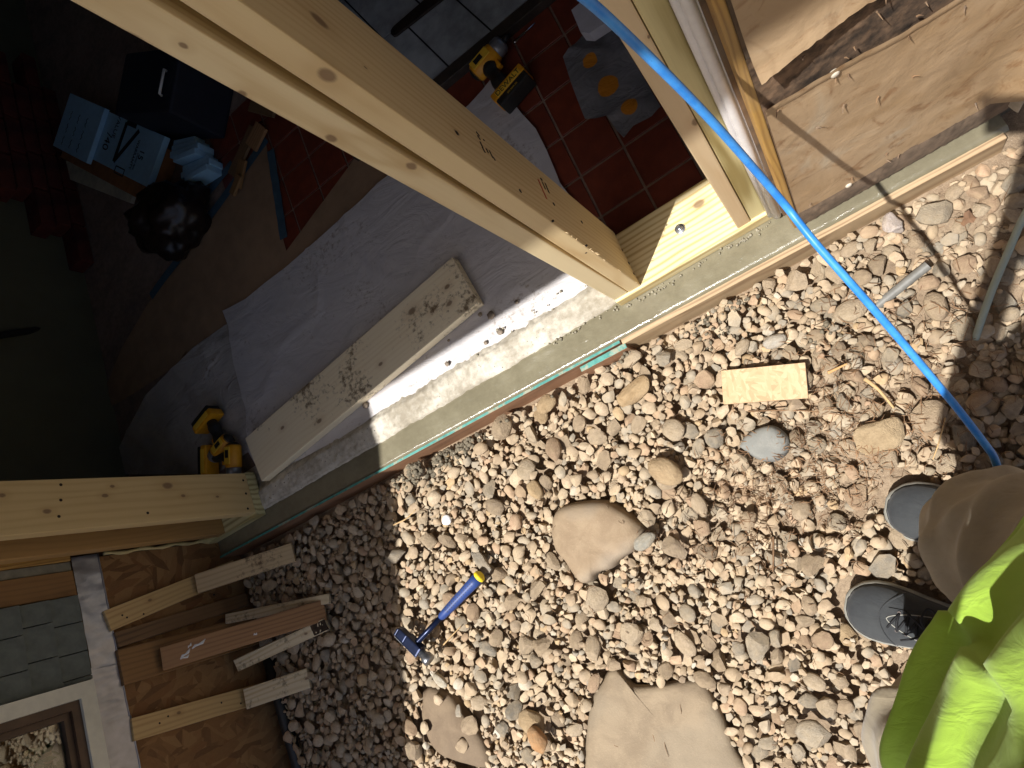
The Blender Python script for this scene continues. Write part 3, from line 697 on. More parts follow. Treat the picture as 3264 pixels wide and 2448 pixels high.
smear = pxboard('brace_board', (XS + 0.034, -0.352, 0.395), (-1.375, -0.385, 0.050), 0.066, 0.019, M['cedar_board'], (0.9, 0, 1), 'reddish board with white smears leaning on the sheathing')
ps = plain('white_smear', s2l(224, 222, 216), 0.6)
sd = wmat(smear)
for x0, y0, x1, y1, w in [(-0.19, -0.016, -0.16, 0.004, 0.006), (-0.19, -0.017, -0.165, -0.012, 0.005), (-0.155, 0.003, -0.115, 0.018, 0.006), (-0.165, 0.008, -0.155, 0.020, 0.004), (0.02, -0.012, 0.03, -0.008, 0.004)]:
    pth = [(x0 + (x1 - x0) * t, y0 + (y1 - y0) * t + 0.003 * math.sin(t * 7), 0.0095) for t in (0, .25, .5, .75, 1)]
    vf = tube(pth, [w * 0.3, w * 0.7, w * 0.5, w * 0.8, w * 0.2], 8)
    add('white_smear', ([(a, b, 0.0092 + (c - 0.0092) * 0.25) for a, b, c in vf[0]], vf[1]), ps, smear, sd, True)
pxboard('loose_batten', (XS + 0.026, -0.283, 0.140), (-1.345, -0.358, 0.046), 0.031, 0.014, M['white_board'], (0.3, 0.1, 1), 'narrow whitish batten with a dark patch leaning over the gravel')
pxboard('loose_batten', (XS + 0.030, -0.436, 0.146), (-1.375, -0.428, 0.060), 0.040, 0.019, M['white_board'], (0.25, -0.25, 1), 'short pale batten with a rotten end crossing the red board')
pxboard('furring_board', (XS + 0.010, -0.512, 0.51), (XS + 0.010, -0.548, 0.03), 0.060, 0.019, M['clean_board'], (1, 0, 0), 'tan board fixed to the sheathing, nearest the window')
pxboard('brace_board', (XS + 0.034, -0.546, 0.148), (-1.52, -0.560, 0.050), 0.062, 0.020, M['white_board'], (0.45, 0, 1), 'pale muddy board leaning from gravel below the window')
for par, pts in (('furring_board', [(390, 1961), (405, 1968), (458, 1957), (683, 1895)]), ('furring_board.003', [(509, 2305), (536, 2283), (706, 2240), (768, 2242)])):
    screws(pts, 'x', XS + 0.0198, bpy.data.objects[par], (1, 0, 0), 0.7)
rt = bpy.data.objects['loose_batten.001']
add('rotten_end', xf(grid(12, 6, lambda u, v: (0.125 + u * 0.055, -0.017 + v * 0.034, 0.0105 + 0.004 * nz(u * 4, v * 3, 3))), Matrix.Identity(4)), plain('rot', s2l(58, 44, 30), 0.95, 0.4, 90, 0.9), rt, wmat(rt), True)
# dark drain pipe and old stone at the wing's foot
add('drain_pipe', tube([(XW + 0.05, -0.44, 0.03), (XW + 0.052, -0.6, 0.032), (XW + 0.06, -0.9, 0.03)], 0.020, 14), plain('black_pipe', s2l(40, 38, 36), 0.5), smooth=True, label='black drain pipe lying along the foot of the wing wall', category='pipe')

# ------------------------------------------------------------------ plastic sheets, kraft paper and tape on the floor
def plastmat(name, c0, c1, rough, bmp):
    n = NT(name); v = n.coord()
    a = n.noise(v, 5, 4, 0.6, 0.6); b = n.noise(n.map(v, (6, 14, 6), (0, 0, 0.6)), 1.0, 4, 0.6, 1.2); c = n.noise(v, 55, 5, 0.75)
    col = n.mix(n.step(a, 0.3, 0.75), c0, c1)
    col = n.mix(n.math('MULTIPLY', n.step(n.math('ADD', n.math('MULTIPLY', c, 0.6), n.math('MULTIPLY', a, 0.4)), 0.545, 0.66), 0.6), col, s2l(126, 108, 90))
    return n.done(col, rough, n.bump(b, bmp, 0.012))
M['plastic'] = plastmat('plastic_sheet', s2l(192, 187, 186), s2l(204, 199, 196), 0.40, 0.5)
M['clear_plastic'] = plastmat('thin_plastic', s2l(168, 162, 156), s2l(190, 184, 178), 0.18, 1.0)
M['kraft'] = plain('kraft_paper', s2l(146, 118, 90), 0.8, 0.12, 14, 0.3)
M['tape'] = plain('blue_tape', s2l(62, 86, 100), 0.6, 0.1)
def sheet(name, poly, z, mt, res=0.02, amp=0.004, **t):
    """a sheet cut to an outline and lying on the floor with soft wrinkles"""
    P = [atz(x, y, FLOOR) for x, y in poly]
    bm = bmesh.new(); vs = [bm.verts.new((p.x, p.y, 0)) for p in P]; bm.faces.new(vs)
    bmesh.ops.triangulate(bm, faces=bm.faces[:])
    xs_ = [p.x for p in P]; ys_ = [p.y for p in P]
    k = min(xs_)
    while k < max(xs_):
        bmesh.ops.bisect_plane(bm, geom=bm.verts[:] + bm.edges[:] + bm.faces[:], plane_co=(k, 0, 0), plane_no=(1, 0, 0)); k += res
    k = min(ys_)
    while k < max(ys_):
        bmesh.ops.bisect_plane(bm, geom=bm.verts[:] + bm.edges[:] + bm.faces[:], plane_co=(0, k, 0), plane_no=(0, 1, 0)); k += res
    for v in bm.verts:
        x, y = v.co.x, v.co.y
        r = abs(nz(x * 0.8 + y * 0.6, y * 0.5 - x * 0.3, 5, 2)); w = math.exp(-(r / 0.06) ** 2)
        v.co.z = z + amp * (0.5 + 0.5 * nz(x, y, 6)) + amp * 0.9 * w
    me = bpy.data.meshes.new(name); bm.to_mesh(me); bm.free(); me.materials.append(mt)
    me.polygons.foreach_set('use_smooth', [True] * len(me.polygons))
    o = bpy.data.objects.new(name, me); link(o); return tag(o, **t)
sheet('kraft_paper', [(1290, 545), (1170, 655), (930, 870), (760, 1000), (590, 1150), (420, 1260), (300, 1330), (390, 1110), (480, 960), (640, 760), (849, 450), (904, 760), (915, 800), (1137, 500), (1260, 480)], FLOOR + 0.0025, M['kraft'], 0.04, 0.0016, label='brown kraft paper taped over the floor in the dark room', category='paper')
sheet('clear_plastic_sheet', [(760, 1010), (620, 1110), (470, 1260), (390, 1420), (360, 1512), (560, 1512), (700, 1508), (800, 1440), (860, 1200)], FLOOR + 0.0055, M['clear_plastic'], 0.018, 0.007, label='crumpled thin plastic with glints beside the corner stud', category='plastic sheet')
sheet('plastic_sheet', [(1838, 650), (1791, 587), (1747, 482), (1713, 415), (1668, 366), (1600, 282), (1572, 255), (1545, 290), (1500, 340), (1380, 440), (1255, 554), (1210, 588), (1166, 635), (1050, 740), (915, 856), (850, 905), (790, 955), (738, 982), (716, 992), (735, 1040), (752, 1160), (790, 1300), (800, 1440), (838, 1508), (859, 1504), (960, 1468), (1089, 1400), (1175, 1346), (1230, 1305), (1396, 1222), (1558, 1130), (1702, 1040), (1850, 960), (1960, 905)], FLOOR + 0.009, M['plastic'], 0.014, 0.005, label='grey white plastic sheet spread over the floor under the plank', category='plastic sheet')
def strip(p, q, w, z, mt, label, nm='blue_tape'):
    a, b = atz(*p, z), atz(*q, z)
    m = frame((a + b) / 2, b - a, (0, 0, 1)); L = (b - a).length
    add(nm, grid(24, 2, lambda u, v: ((u - 0.5) * L, (v - 0.5) * w, 0.0008 * math.sin(u * 30))), mt, None, m, label=label, category='tape', group='blue tape strips on the floor')
strip((849, 443), (480, 945), 0.036, FLOOR + 0.0065, M['tape'], 'long blue tape strip along the kraft paper edge')
strip((862, 478), (904, 760), 0.036, FLOOR + 0.0072, M['tape'], 'short blue tape strip meeting the dark clay tiles')
strip((740, 520), (600, 690), 0.034, FLOOR + 0.0058, M['tape'], 'faint blue tape strip beside the black bag')

# ------------------------------------------------------------------ plank lying on the sheet
pa, pb = (atz(1486, 892, 0.105) , atz(812, 1465, 0.105))
plank = lumber('plank', pb, pa, 0.172, 0.036, (0, 0, 1), M['plank'], None, 0.003, label='long muddy pine plank lying on the plastic sheet', category='plank')
o = plank; mwp = frame((pa + pb) / 2 + Vector((0, 0, -0.105 + FLOOR + 0.016 + 0.018)), pa - pb, (0, 0, 1)); WORLD[o.name] = mwp; o.matrix_basis = mwp
# mud lumps on sheet and curb
lumps = [(1565, 1005, .013), (1530, 1003, .008), (1593, 1058, .011), (1548, 1092, .007), (1425, 1160, .009), (1165, 1292, .012), (1646, 963, .007), (1350, 1275, .004), (1430, 1085, .005)]
for k, (x, y, r) in enumerate(lumps):
    vv = crv * r; vv = vv * (1 + 0.25 * np.array([noise.noise(Vector(v * 90 + k)) for v in vv]))[:, None]; vv[:, 2] *= 0.6
    add('mud_lump', ([tuple(v) for v in vv], crf.tolist()), plain('mud_lump', s2l(136, 122, 106), 0.9, 0.3, 120, 0.8) if k == 0 else bpy.data.materials['mud_lump'], None, Matrix.Translation(atz(x, y, FLOOR + 0.016 + r * 0.4)), True, label='small lump of mud on the plastic sheet near the footing', category='mud lump', group='mud lumps on the sheet')

# ------------------------------------------------------------------ tools and things in the room
M['tool_yellow'] = plain('tool_yellow', s2l(222, 152, 26), 0.45, 0.08)
M['tool_black'] = plain('tool_black', s2l(34, 32, 30), 0.55, 0.15)
M['tool_grey'] = plain('tool_grey', s2l(140, 142, 146), 0.35, 0.1, Metallic=0.5)
M['label_yellow'] = plain('label_yellow', s2l(238, 190, 60), 0.5, 0.04)
def driver(loc, ud, label, lettered=True, scale=1.0):
    """impact driver lying on its side: local x to the nose, -y to the battery"""
    e = empty('impact_driver', loc, label=label, category='power drill', group='cordless drivers on the floor')
    m = frame(loc, ud, (0, 0, 1)) @ Matrix.Scale(scale, 4)
    axis = Matrix.Rotation(math.radians(90), 4, 'Y')
    T = m @ Matrix.Translation((0, 0, 0.032))
    add('motor_housing', xf(lathe([(0.010, -0.066), (0.024, -0.064), (0.030, -0.056), (0.0315, -0.02), (0.031, 0.02), (0.027, 0.026)], 24), axis), M['tool_yellow'], e, T, True)
    add('rear_cap', xf(lathe([(0.004, -0.074), (0.016, -0.071), (0.0255, -0.0625), (0.0262, -0.060)], 24), axis), M['tool_black'], e, T, True)
    add('nose', xf(lathe([(0.0272, 0.024), (0.029, 0.030), (0.027, 0.050), (0.020, 0.058), (0.012, 0.061)], 24), axis), M['tool_grey'], e, T, True)
    add('bit_collar', xf(lathe([(0.0095, 0.060), (0.0095, 0.075), (0.005, 0.077), (0.0035, 0.088)], 16), axis), M['tool_black'], e, T, True)
    add('label_plate', bbox(-0.055, 0.012, -0.014, 0.016, 0.0285, 0.0325, 0.001, 1), M['label_yellow'], e, T)
    add('dark_label', box(-0.042, -0.012, -0.008, 0.010, 0.033, 0.0333), M['tool_black'], e, T)
    hp = spline([(-0.018, -0.018, 0), (-0.022, -0.05, 0), (-0.026, -0.09, 0), (-0.026, -0.128, 0)], 14)
    add('handle', tube(hp, [0.0225 + 0.003 * math.sin(k * 0.9) for k in range(14)], 16), M['tool_black'], e, T, True)
    add('trigger', bbox(-0.004, 0.012, -0.056, -0.030, -0.009, 0.009, 0.004), M['tool_yellow'], e, T)
    add('battery', bbox(-0.070, 0.045, -0.172, -0.136, -0.031, 0.031, 0.006), M['tool_black'], e, T)
    add('battery_shell', bbox(-0.074, 0.049, -0.152, -0.120, -0.0325, 0.0325, 0.007), M['tool_yellow'], e, T)
    add('battery_label', bbox(-0.058, 0.036, -0.150, -0.128, 0.0322, 0.0338, 0.0006, 1), M['label_yellow'], e, T)
    if lettered:
        text('lettering', 'DEWALT', 0.023, M['tool_black'], T @ Matrix.Translation((-0.011, -0.139, 0.0342)), e)
        text('lettering', '20V MAX XR', 0.007, M['label_yellow'], T @ Matrix.Translation((-0.011, -0.162, 0.0314)), e)
    return e
a = atz(1584, 208, FLOOR); u = atz(1640, 150, FLOOR) - atz(1545, 262, FLOOR)
driver(Vector((a.x, a.y, FLOOR + 0.012)), u, 'yellow and black impact driver standing out on the clay tiles')
a = atz(742, 1432, FLOOR); bt = atz(670, 1300, FLOOR)
v_ = (bt - a).normalized(); driver(Vector((a.x, a.y, FLOOR + 0.024)), (v_.y * -1, v_.x, 0), 'yellow and black drill on thin plastic beside the plank end', False, 0.9)
a = atz(800, 1478, FLOOR); bt = atz(690, 1490, FLOOR)
v_ = (bt - a).normalized(); driver(Vector((a.x - 0.02, a.y + 0.02, FLOOR + 0.024)), (v_.y * -1, v_.x, 0), 'yellow driver half hidden behind the broad corner stud', False, 0.9)

a, b = atz(1638, 137, FLOOR + 0.008), atz(1706, 73, FLOOR + 0.008)
d = (b - a)
add('driver_bit', tube([a, a + d * 0.08, a + d * 0.1, a + d * 0.5, a + d * 0.52, a + d], [0.0055, 0.0055, 0.0045, 0.0045, 0.003, 0.002], 10), M['chrome'], smooth=True, label='silver driver bit holder on the dark tiles near the hearth', category='drill bit')

def bagmat():
    n = NT('grey_bag'); v = n.coord(); sep = n.new('SeparateXYZ'); n.put(sep.inputs[0], v)
    a = n.noise(v, 9, 4, 0.6, 0.8); col = n.mix(n.step(a, 0.3, 0.7), s2l(104, 104, 108), s2l(128, 128, 132))
    wob = n.math('MULTIPLY', n.math('SUBTRACT', n.noise(v, 30, 2), 0.5), 0.012)
    for (px, py), r in (((1885, 202), 0.021), ((1943, 280), 0.030), ((2013, 347), 0.023)):
        p = atz(px, py, FLOOR); dx = n.math('SUBTRACT', sep.outputs[0], p.x); dy = n.math('SUBTRACT', sep.outputs[1], p.y)
        dd = n.math('ADD', n.math('SQRT', n.math('ADD', n.math('MULTIPLY', dx, dx), n.math('MULTIPLY', dy, dy))), wob)
        col = n.mix(n.step(dd, r * 1.05, r * 0.95), col, s2l(190, 122, 36))
    return n.done(col, 0.3, n.bump(n.noise(n.map(v, (10, 18, 1), (0, 0, 0.5)), 1.0, 4, 0.6, 1.0), 0.8, 0.012))
def r3(*pts): return [(1500 + a * .3737, b * .3737) for a, b in pts]
bagp = r3((800, 500), (900, 400), (960, 330), (1170, 190), (1240, 270), (1400, 530), (1640, 940), (1560, 1010), (1400, 1090), (1320, 1190), (1260, 1130), (1180, 1010), (1080, 1025), (990, 1030), (960, 960), (870, 720))
sheet('plastic_bag', bagp, FLOOR + 0.006, bagmat(), 0.012, 0.010, label='flat grey plastic bag with orange dots on the clay tiles', category='bag')
P = [atz(x, y, FLOOR + 0.07) for x, y in r3((865, 95), (1010, -30), (1220, 160), (1020, 290), (945, 285))]
add('white_carton', prism([(p.x, p.y) for p in P], FLOOR + 0.034, FLOOR + 0.075), plain('carton', s2l(200, 198, 204), 0.6, 0.05), label='white carton corner beside the grey bag under the hose', category='carton')

# dark end of the room
def rotbox(name, c, ud, l, w, z0, z1, mt, parent, b=0.004):
    m = frame(Vector((c[0], c[1], 0)), ud, (0, 0, 1))
    return add(name, bbox(-l / 2, l / 2, -w / 2, w / 2, z0, z1, b), mt, parent, m)
q = [atz(x, y, 0.16) for x, y in ((244, 317), (531, 443), (435, 576), (181, 443))]
cen = (q[0] + q[1] + q[2] + q[3]) / 4; ud = (q[1] - q[0]); fl = ud.length; fw = ((q[3] - q[0]).length + (q[2] - q[1]).length) / 2
card = plain('cardboard', s2l(150, 100, 56), 0.85, 0.12)
cbx = empty('cardboard_box', (cen.x, cen.y, FLOOR), label='brown carton under the pale blue foam boards in the dark room', category='box')
rotbox('carton', (cen.x - 0.05, cen.y - 0.02), ud, fl * 1.02, fw * 1.10, FLOOR, 0.121, card, cbx)
foam = plain('blue_foam', s2l(150, 190, 214), 0.7, 0.05)
fb1 = empty('foam_board', (cen.x, cen.y, 0.123), label='pale blue foam board with printed lettering on the carton', category='foam board')
rotbox('slab', (cen.x, cen.y), ud, fl, fw, 0.123, 0.148, foam, fb1, 0.002)
fm = frame(Vector((cen.x, cen.y, 0.149)), ud, (0, 0, 1)) @ Matrix.Diagonal((fl / 0.64, fl / 0.64, 1, 1))
# the print runs across the board: its letters' right points down the photo
R = lambda x, y: fm @ Matrix.Translation((x, y, 0.0006)) @ Matrix.Rotation(math.radians(-90), 4, 'Z')
inkb = plain('board_ink', s2l(22, 26, 34), 0.7)
text('lettering', 'VALUE', 0.030, inkb, R(0.02, 0.055), fb1); text('lettering', '/40', 0.052, inkb, R(-0.01, -0.01), fb1)
text('lettering', '15', 0.040, inkb, R(0.225, 0.0), fb1); text('lettering', 'WARRANTY', 0.020, inkb, R(0.185, -0.01), fb1); text('lettering', 'LIMITED YEAR', 0.010, inkb, R(0.205, -0.03), fb1)
def bar2(a, b, w, mt, par, m0, nm='printed_mark'):
    a, b = Vector((*a, 0)), Vector((*b, 0)); m = m0 @ frame((a + b) / 2 + Vector((0, 0, 0.0006)), b - a, (0, 0, 1)); L = (b - a).length
    add(nm, box(-L / 2, L / 2, -w / 2, w / 2, -0.0004, 0.0004), mt, par, m)
for p, q2 in (((0.075, 0.085), (0.075, -0.065)), ((0.075, -0.065), (0.165, 0.075)), ((0.075, 0.085), (0.14, 0.085))):
    bar2(p, q2, 0.017, inkb, fb1, fm)
for p, q2 in (((0.10, -0.075), (0.16, -0.075)), ((0.10, -0.1), (0.16, -0.1)), ((0.10, -0.075), (0.10, -0.1)), ((0.16, -0.075), (0.16, -0.1))):
    bar2(p, q2, 0.004, inkb, fb1, fm)
fb2 = empty('foam_board', (cen.x, cen.y, 0.149), label='smaller blue foam offcut with handwriting on the printed board', category='foam board')
add('slab', bbox(-0.33, -0.06, -0.115, 0.10, 0.0, 0.020, 0.002), foam, fb2, fm)
for k in range(9):
    x0 = -0.27 + (k % 3) * 0.06; y0 = -0.06 + (k // 3) * 0.05
    pts = [(x0 + 0.004 * math.sin(t * 2.1 + k), y0 - t * 0.006, 0.0204) for t in range(7)]
    add('handwriting', tube(pts, 0.0014, 4), inkb, fb2, fm)
# scraps, bag, tote, bricks
for k in range(7):
    p = atz(585 + 9 * k, 450 + 18 * k, FLOOR + 0.05)
    rotbox('foam_offcut', (p.x, p.y), (0.9, -0.5 + 0.05 * k, 0), 0.13 + 0.02 * (k % 3), 0.026, FLOOR + 0.002, FLOOR + 0.05 + 0.012 * (k % 4), foam, None).name
for o in [o for o in bpy.data.objects if o.name.startswith('foam_offcut')]:
    tag(o, label='pale blue foam offcut in the heap beside the foam boards', category='offcut', group='heap of blue foam offcuts')
bv, bf = icos(4)
def blob(name, c, r, mt, amp, seed, **t):
    vv = bv.copy(); d = np.array([noise.fractal(Vector(v * 1.6 + seed), 0.7, 2.2, 5) for v in vv]); rid = np.array([abs(noise.noise(Vector(v * 3.3 + seed))) for v in vv])
    vv = vv * (1 + amp * 0.6 * d - amp * 0.35 * rid)[:, None] * np.array(r); vv[:, 2] = np.maximum(vv[:, 2], -r[2] * 0.55)
    return add(name, ([tuple(v) for v in vv], bf.tolist()), mt, None, Matrix.Translation(Vector(c) + Vector((0, 0, r[2] * 0.55))), True, **t)
p = atz(535, 690, 0.16)
blob('trash_bag', (p.x, p.y, FLOOR + 0.002), (0.17, 0.14, 0.14), plain('bag_black', s2l(30, 20, 17), 0.34, 0.2), 0.42, 3.0, label='shiny dark plastic bag in front of the foam boards', category='bag')
p = atz(545, 300, 0.2)
tote = empty('storage_tote', (p.x, p.y, FLOOR), label='dark navy storage tote with a white handle in the shade', category='tote')
rotbox('bin', (p.x, p.y), (0.8, -0.6, 0), 0.34, 0.24, FLOOR, 0.30, plain('navy', s2l(22, 25, 38), 0.7), tote, 0.012)
hm = frame(Vector((p.x, p.y, 0.305)), (0.8, -0.6, 0), (0, 0, 1))
add('handle', tube([(0.12, -0.06, 0), (0.125, -0.06, 0.012), (0.125, 0.03, 0.012), (0.12, 0.03, 0)], 0.005, 8), plain('handle_white', s2l(196, 196, 192), 0.5), tote, hm, True)
a, b = atz(80, 490, FLOOR + 0.02), atz(430, 622, FLOOR + 0.02)
lumber('trim_board', a, b, 0.075, 0.018, (0, 0, 1), plain('white_paint', s2l(190, 184, 160), 0.6), None, label='long white trim board lying before the red bricks', category='board')
for k, (x0, y0, x1, y1, w) in enumerate(((740, 560, 810, 405, 0.05), (755, 600, 775, 510, 0.04), (800, 470, 835, 400, 0.07), (880, 350, 800, 330, 0.06), (740, 620, 765, 560, 0.03))):
    lumber('wood_scrap', atz(x0, y0, FLOOR + 0.014 + 0.004 * k), atz(x1, y1, FLOOR + 0.018 + 0.004 * k), w, 0.012, (0, 0, 1), [M['grey_board'], M['brown_board'], M['cedar_board']][k % 3], None, label=('long dull wood scrap pointing along the blue tape', 'reddish strip of wood beside the long dull scrap', 'broad brown scrap of wood at the tape corner', 'dull board scrap nearest the double post', 'short thin offcut nearest the dark bag')[k], category='scrap', group='wood scraps beyond the tape')
rotbox('wood_block', tuple(atz(627, 404, 0.07))[:2], (1, 0.3, 0), 0.05, 0.04, FLOOR, FLOOR + 0.03, M['clean_board'], None)
tag(bpy.data.objects['wood_block'], label='tiny pale wood block on the floor by the foam offcuts', category='block')
brick = empty('brick_hearth', (-2.13, 1.8, FLOOR), label='stepped red brickwork against the dark left room wall', category='brickwork')
bme = mesh('brick', *bbox(-0.045, 0.045, -0.095, 0.095, -0.03, 0.03, 0.003, 1), plain('red_brick', s2l(84, 32, 22), 0.85, 0.25, 30, 0.6))
for r in range(9):
    for k in range(5 - r // 2):
        y = 1.50 + 0.10 * (r % 2) + 0.07 * r + k * 0.2
        o = bpy.data.objects.new('brick', bme); link(o, brick, Matrix.Translation((-2.124, y, FLOOR + 0.032 + r * 0.066)))
# yellow tool bag and tripod leg far left
p = atz(190, 1350, 0.12)
tb = empty('tool_bag', (p.x, p.y, FLOOR), label='dim yellow and black tool bag at the far left of the room', category='tool bag')
rotbox('body', (p.x, p.y), (0.8, -0.6, 0), 0.24, 0.15, FLOOR, 0.20, M['tool_black'], tb, 0.015); rotbox('side_panel', (p.x, p.y), (0.8, -0.6, 0), 0.16, 0.156, FLOOR + 0.04, 0.17, plain('dull_yellow', s2l(170, 112, 22), 0.6), tb, 0.01)
add('carry_handle', tube([(-0.09, 0, 0.19), (-0.07, 0, 0.25), (0.07, 0, 0.25), (0.09, 0, 0.19)], 0.008, 8), M['tool_black'], tb, frame((p.x, p.y, 0), (0.8, -0.6, 0), (0, 0, 1)), True)
add('stand_leg', tube([atz(-40, 1075, 0.5), atz(260, 1030, 0.07)], 0.014, 8), M['tool_black'], label='black stand leg slanting down at the far left', category='stand')

# ------------------------------------------------------------------ hose, rope, pipe
def hosemat():
    n = NT('blue_hose'); v = n.coord()
    c = n.mix(n.step(n.noise(v, 30, 4, 0.6), 0.35, 0.7), s2l(46, 128, 210), s2l(70, 154, 228))
    c = n.mix(n.math('MULTIPLY', n.step(n.noise(v, 120, 4, 0.7), 0.62, 0.72), 0.6), c, s2l(46, 84, 110))
    return n.done(c, 0.42)
hp = spline([(0.115, -0.02, 1.62), (0.205, -0.068, 1.36), (0.254, -0.100, 1.205), (0.275, -0.115, 1.117), (0.306, -0.150, 0.955), (0.329, -0.192, 0.817), (0.343, -0.232, 0.742), (0.352, -0.295, 0.723), (0.371, -0.386, 0.682), (0.389, -0.468, 0.630), (0.402, -0.533, 0.590), tuple(atz(3060, 1312, 0.555)), tuple(atz(3158, 1440, 0.50)), tuple(atz(3230, 1540, 0.42)), (0.56, -0.80, 0.20), (0.66, -0.92, 0.07), (0.80, -1.1, 0.055)], 150)
add('air_hose', tube(hp, 0.0057, 14), hosemat(), smooth=True, label='bright blue air hose stretched across the wall and gravel', category='hose')

# ------------------------------------------------------------------ gravel: every stone dropped onto the ones before it
IV, IF = icos(2); IV3, IF3 = icos(3)
def stone_shape(seed, angular, V0=IV):
    r = np.random.default_rng(seed); v = V0.copy()
    for k in range(int(10 if angular else 6)):
        n = r.normal(size=3); n /= np.linalg.norm(n); d = r.uniform(0.42, 0.78) if angular else r.uniform(0.66, 0.92)
        ex = np.maximum(0, v @ n - d); v -= ex[:, None] * n * (0.97 if angular else 0.78)
    o = r.uniform(0, 50, 3)
    w = np.array([noise.noise(Vector(p * 1.4 + o)) for p in v]); w2 = np.array([noise.noise(Vector(p * 4.0 + o)) for p in v])
    v *= (1 + 0.13 * w + (0.05 if angular else 0.02) * w2)[:, None]
    v -= v.mean(0); v /= np.abs(v).max(0)
    return v
NSH = 34
SH = [stone_shape(100 + k, k % 3 >= 1) for k in range(NSH)]
ANG = [k % 3 >= 1 for k in range(NSH)]
PAL = [(s2l(190, 172, 150), 3.6), (s2l(178, 158, 136), 3.0), (s2l(172, 164, 150), 2.0), (s2l(200, 184, 162), 2.4), (s2l(184, 154, 130), 1.3), (s2l(158, 154, 145), 1.5), (s2l(166, 138, 116), 0.8), (s2l(192, 164, 126), 0.5), (s2l(150, 134, 118), 0.9), (s2l(138, 138, 134), 0.7), (s2l(206, 202, 192), 0.2)]
pw = np.array([w for _, w in PAL]); pw /= pw.sum()
GX0, GX1, GY0, GY1, CELL = -1.80, 1.30, -1.62, -0.06, 0.004
gnx, gny = int((GX1 - GX0) / CELL), int((GY1 - GY0) / CELL)
HX = GX0 + (np.arange(gnx) + 0.5) * CELL; HY = GY0 + (np.arange(gny) + 0.5) * CELL
H = np.zeros((gny, gnx))
for j in range(0, gny, 4):
    for i in range(0, gnx, 4):
        H[j:j + 4, i:i + 4] = ground_h(HX[i], HY[j])
XX, YY = np.meshgrid(HX, HY)
WALLV = 5.0
H[YY > (-0.087 - 0.015 * XX) - 0.022] = WALLV
H[XX < XW + 0.03] = WALLV
H[(YY > -0.055)] = WALLV
def mark_poly(pts, h):
    px = np.array([p[0] for p in pts]); py = np.array([p[1] for p in pts]); ins = np.zeros_like(H, bool); n = len(pts)
    for a in range(n):
        b = (a + 1) % n
        cnd = ((py[a] > YY) != (py[b] > YY)) & (XX < (px[b] - px[a]) * (YY - py[a]) / (py[b] - py[a] + 1e-12) + px[a]); ins ^= cnd
    H[ins] = h
    return ins
ROCKS = []
# rocks traced as ground outlines, domed
def rock(name, outline, z0, hgt, mt, z_un=0.05, seed=0, flat=0.75, **t):
    P = [atz(x, y, z_un) for x, y in outline]; P = spline(P + [P[0]], 56)[:-1]; n = len(P)
    c = sum(P, Vector()) / n; V, Fa = [], []
    rings = [(1.00, -0.6), (1.02, 0.0), (0.985, 0.45), (0.93, 0.72), (0.82, 0.88), (0.6, 0.97), (0.3, 1.0)]
    for s, zz in rings:
        for p in P:
            q_ = c + (p - c) * s; q_.z = z0 + hgt * zz * (1 if zz < 0 else 1) + (0.006 * nz(q_.x, q_.y, 14, seed) + 0.0025 * nz(q_.x, q_.y, 45, seed)) * (zz > 0)
            q_.x += 0.003 * nz(q_.z * 8 + q_.x, q_.y, 20, seed); V.append(tuple(q_))
    V.append((c.x, c.y, z0 + hgt + 0.006 * nz(c.x, c.y, 14, seed)))
    R_ = len(rings)
    for r in range(R_ - 1):
        for k in range(n): Fa.append((r * n + k, r * n + (k + 1) % n, (r + 1) * n + (k + 1) % n, (r + 1) * n + k))
    for k in range(n): Fa.append(((R_ - 1) * n + k, (R_ - 1) * n + (k + 1) % n, R_ * n))
    cw = Vector((c.x, c.y, z0)); V = [(a - cw.x, b - cw.y, d_ - cw.z) for a, b, d_ in V]
    ROCKS.append(mark_poly([(p.x, p.y) for p in P], z0 + hgt - 0.002))
    return add(name, (V, Fa), mt, None, Matrix.Translation(cw), True, **t)
def rockmat(name, c0, c1, c2):
    n = NT(name); v = n.coord()
    a = n.noise(v, 16, 5, 0.6, 0.4); b = n.noise(v, 190, 5, 0.7); c = n.noise(v, 5, 2)
    col = n.mix(n.step(a, 0.32, 0.7), c0, c1); col = n.mix(n.math('MULTIPLY', n.step(c, 0.45, 0.62), 0.5), col, c2)
    col = n.mix(n.math('MULTIPLY', n.step(b, 0.58, 0.70), 0.35), col, tuple(min(1, x * 1.35) for x in c1[:3]) + (1,))
    return n.done(col, 0.85, n.bump(n.math('ADD', b, a), 0.5, 0.003), Specular_IOR_Level=0.3)
def r5(*p): return [(1700 + a * .4521, 1000 + b * .4521) for a, b in p]
def r6(*p): return [(1700 + a * .4521, 1700 + b * .4521) for a, b in p]
rock('boulder', r5((115, 1560), (135, 1430), (200, 1360), (330, 1330), (500, 1325), (610, 1380), (700, 1450), (775, 1540), (720, 1640)) + r6((690, 130), (590, 190), (540, 250), (440, 280), (400, 340), (330, 355), (270, 290), (220, 200), (150, 120)), 0.022, 0.050, rockmat('tan_rock', s2l(140, 120, 96), s2l(158, 138, 112), s2l(146, 136, 122)), label='big smooth tan boulder half buried in the gravel', category='boulder')
rock('rock_slab', [(1850, 2520), (1866, 2285), (1900, 2200), (1950, 2140), (2010, 2195), (2105, 2190), (2170, 2180), (2230, 2190), (2290, 2290), (2330, 2390), (2370, 2520), (2100, 2560)], 0.020, 0.022, rockmat('slab_rock', s2l(132, 116, 95), s2l(150, 133, 109), s2l(138, 126, 107)), seed=4, label='large flat tan rock at the bottom edge strewn with pebbles', category='rock')
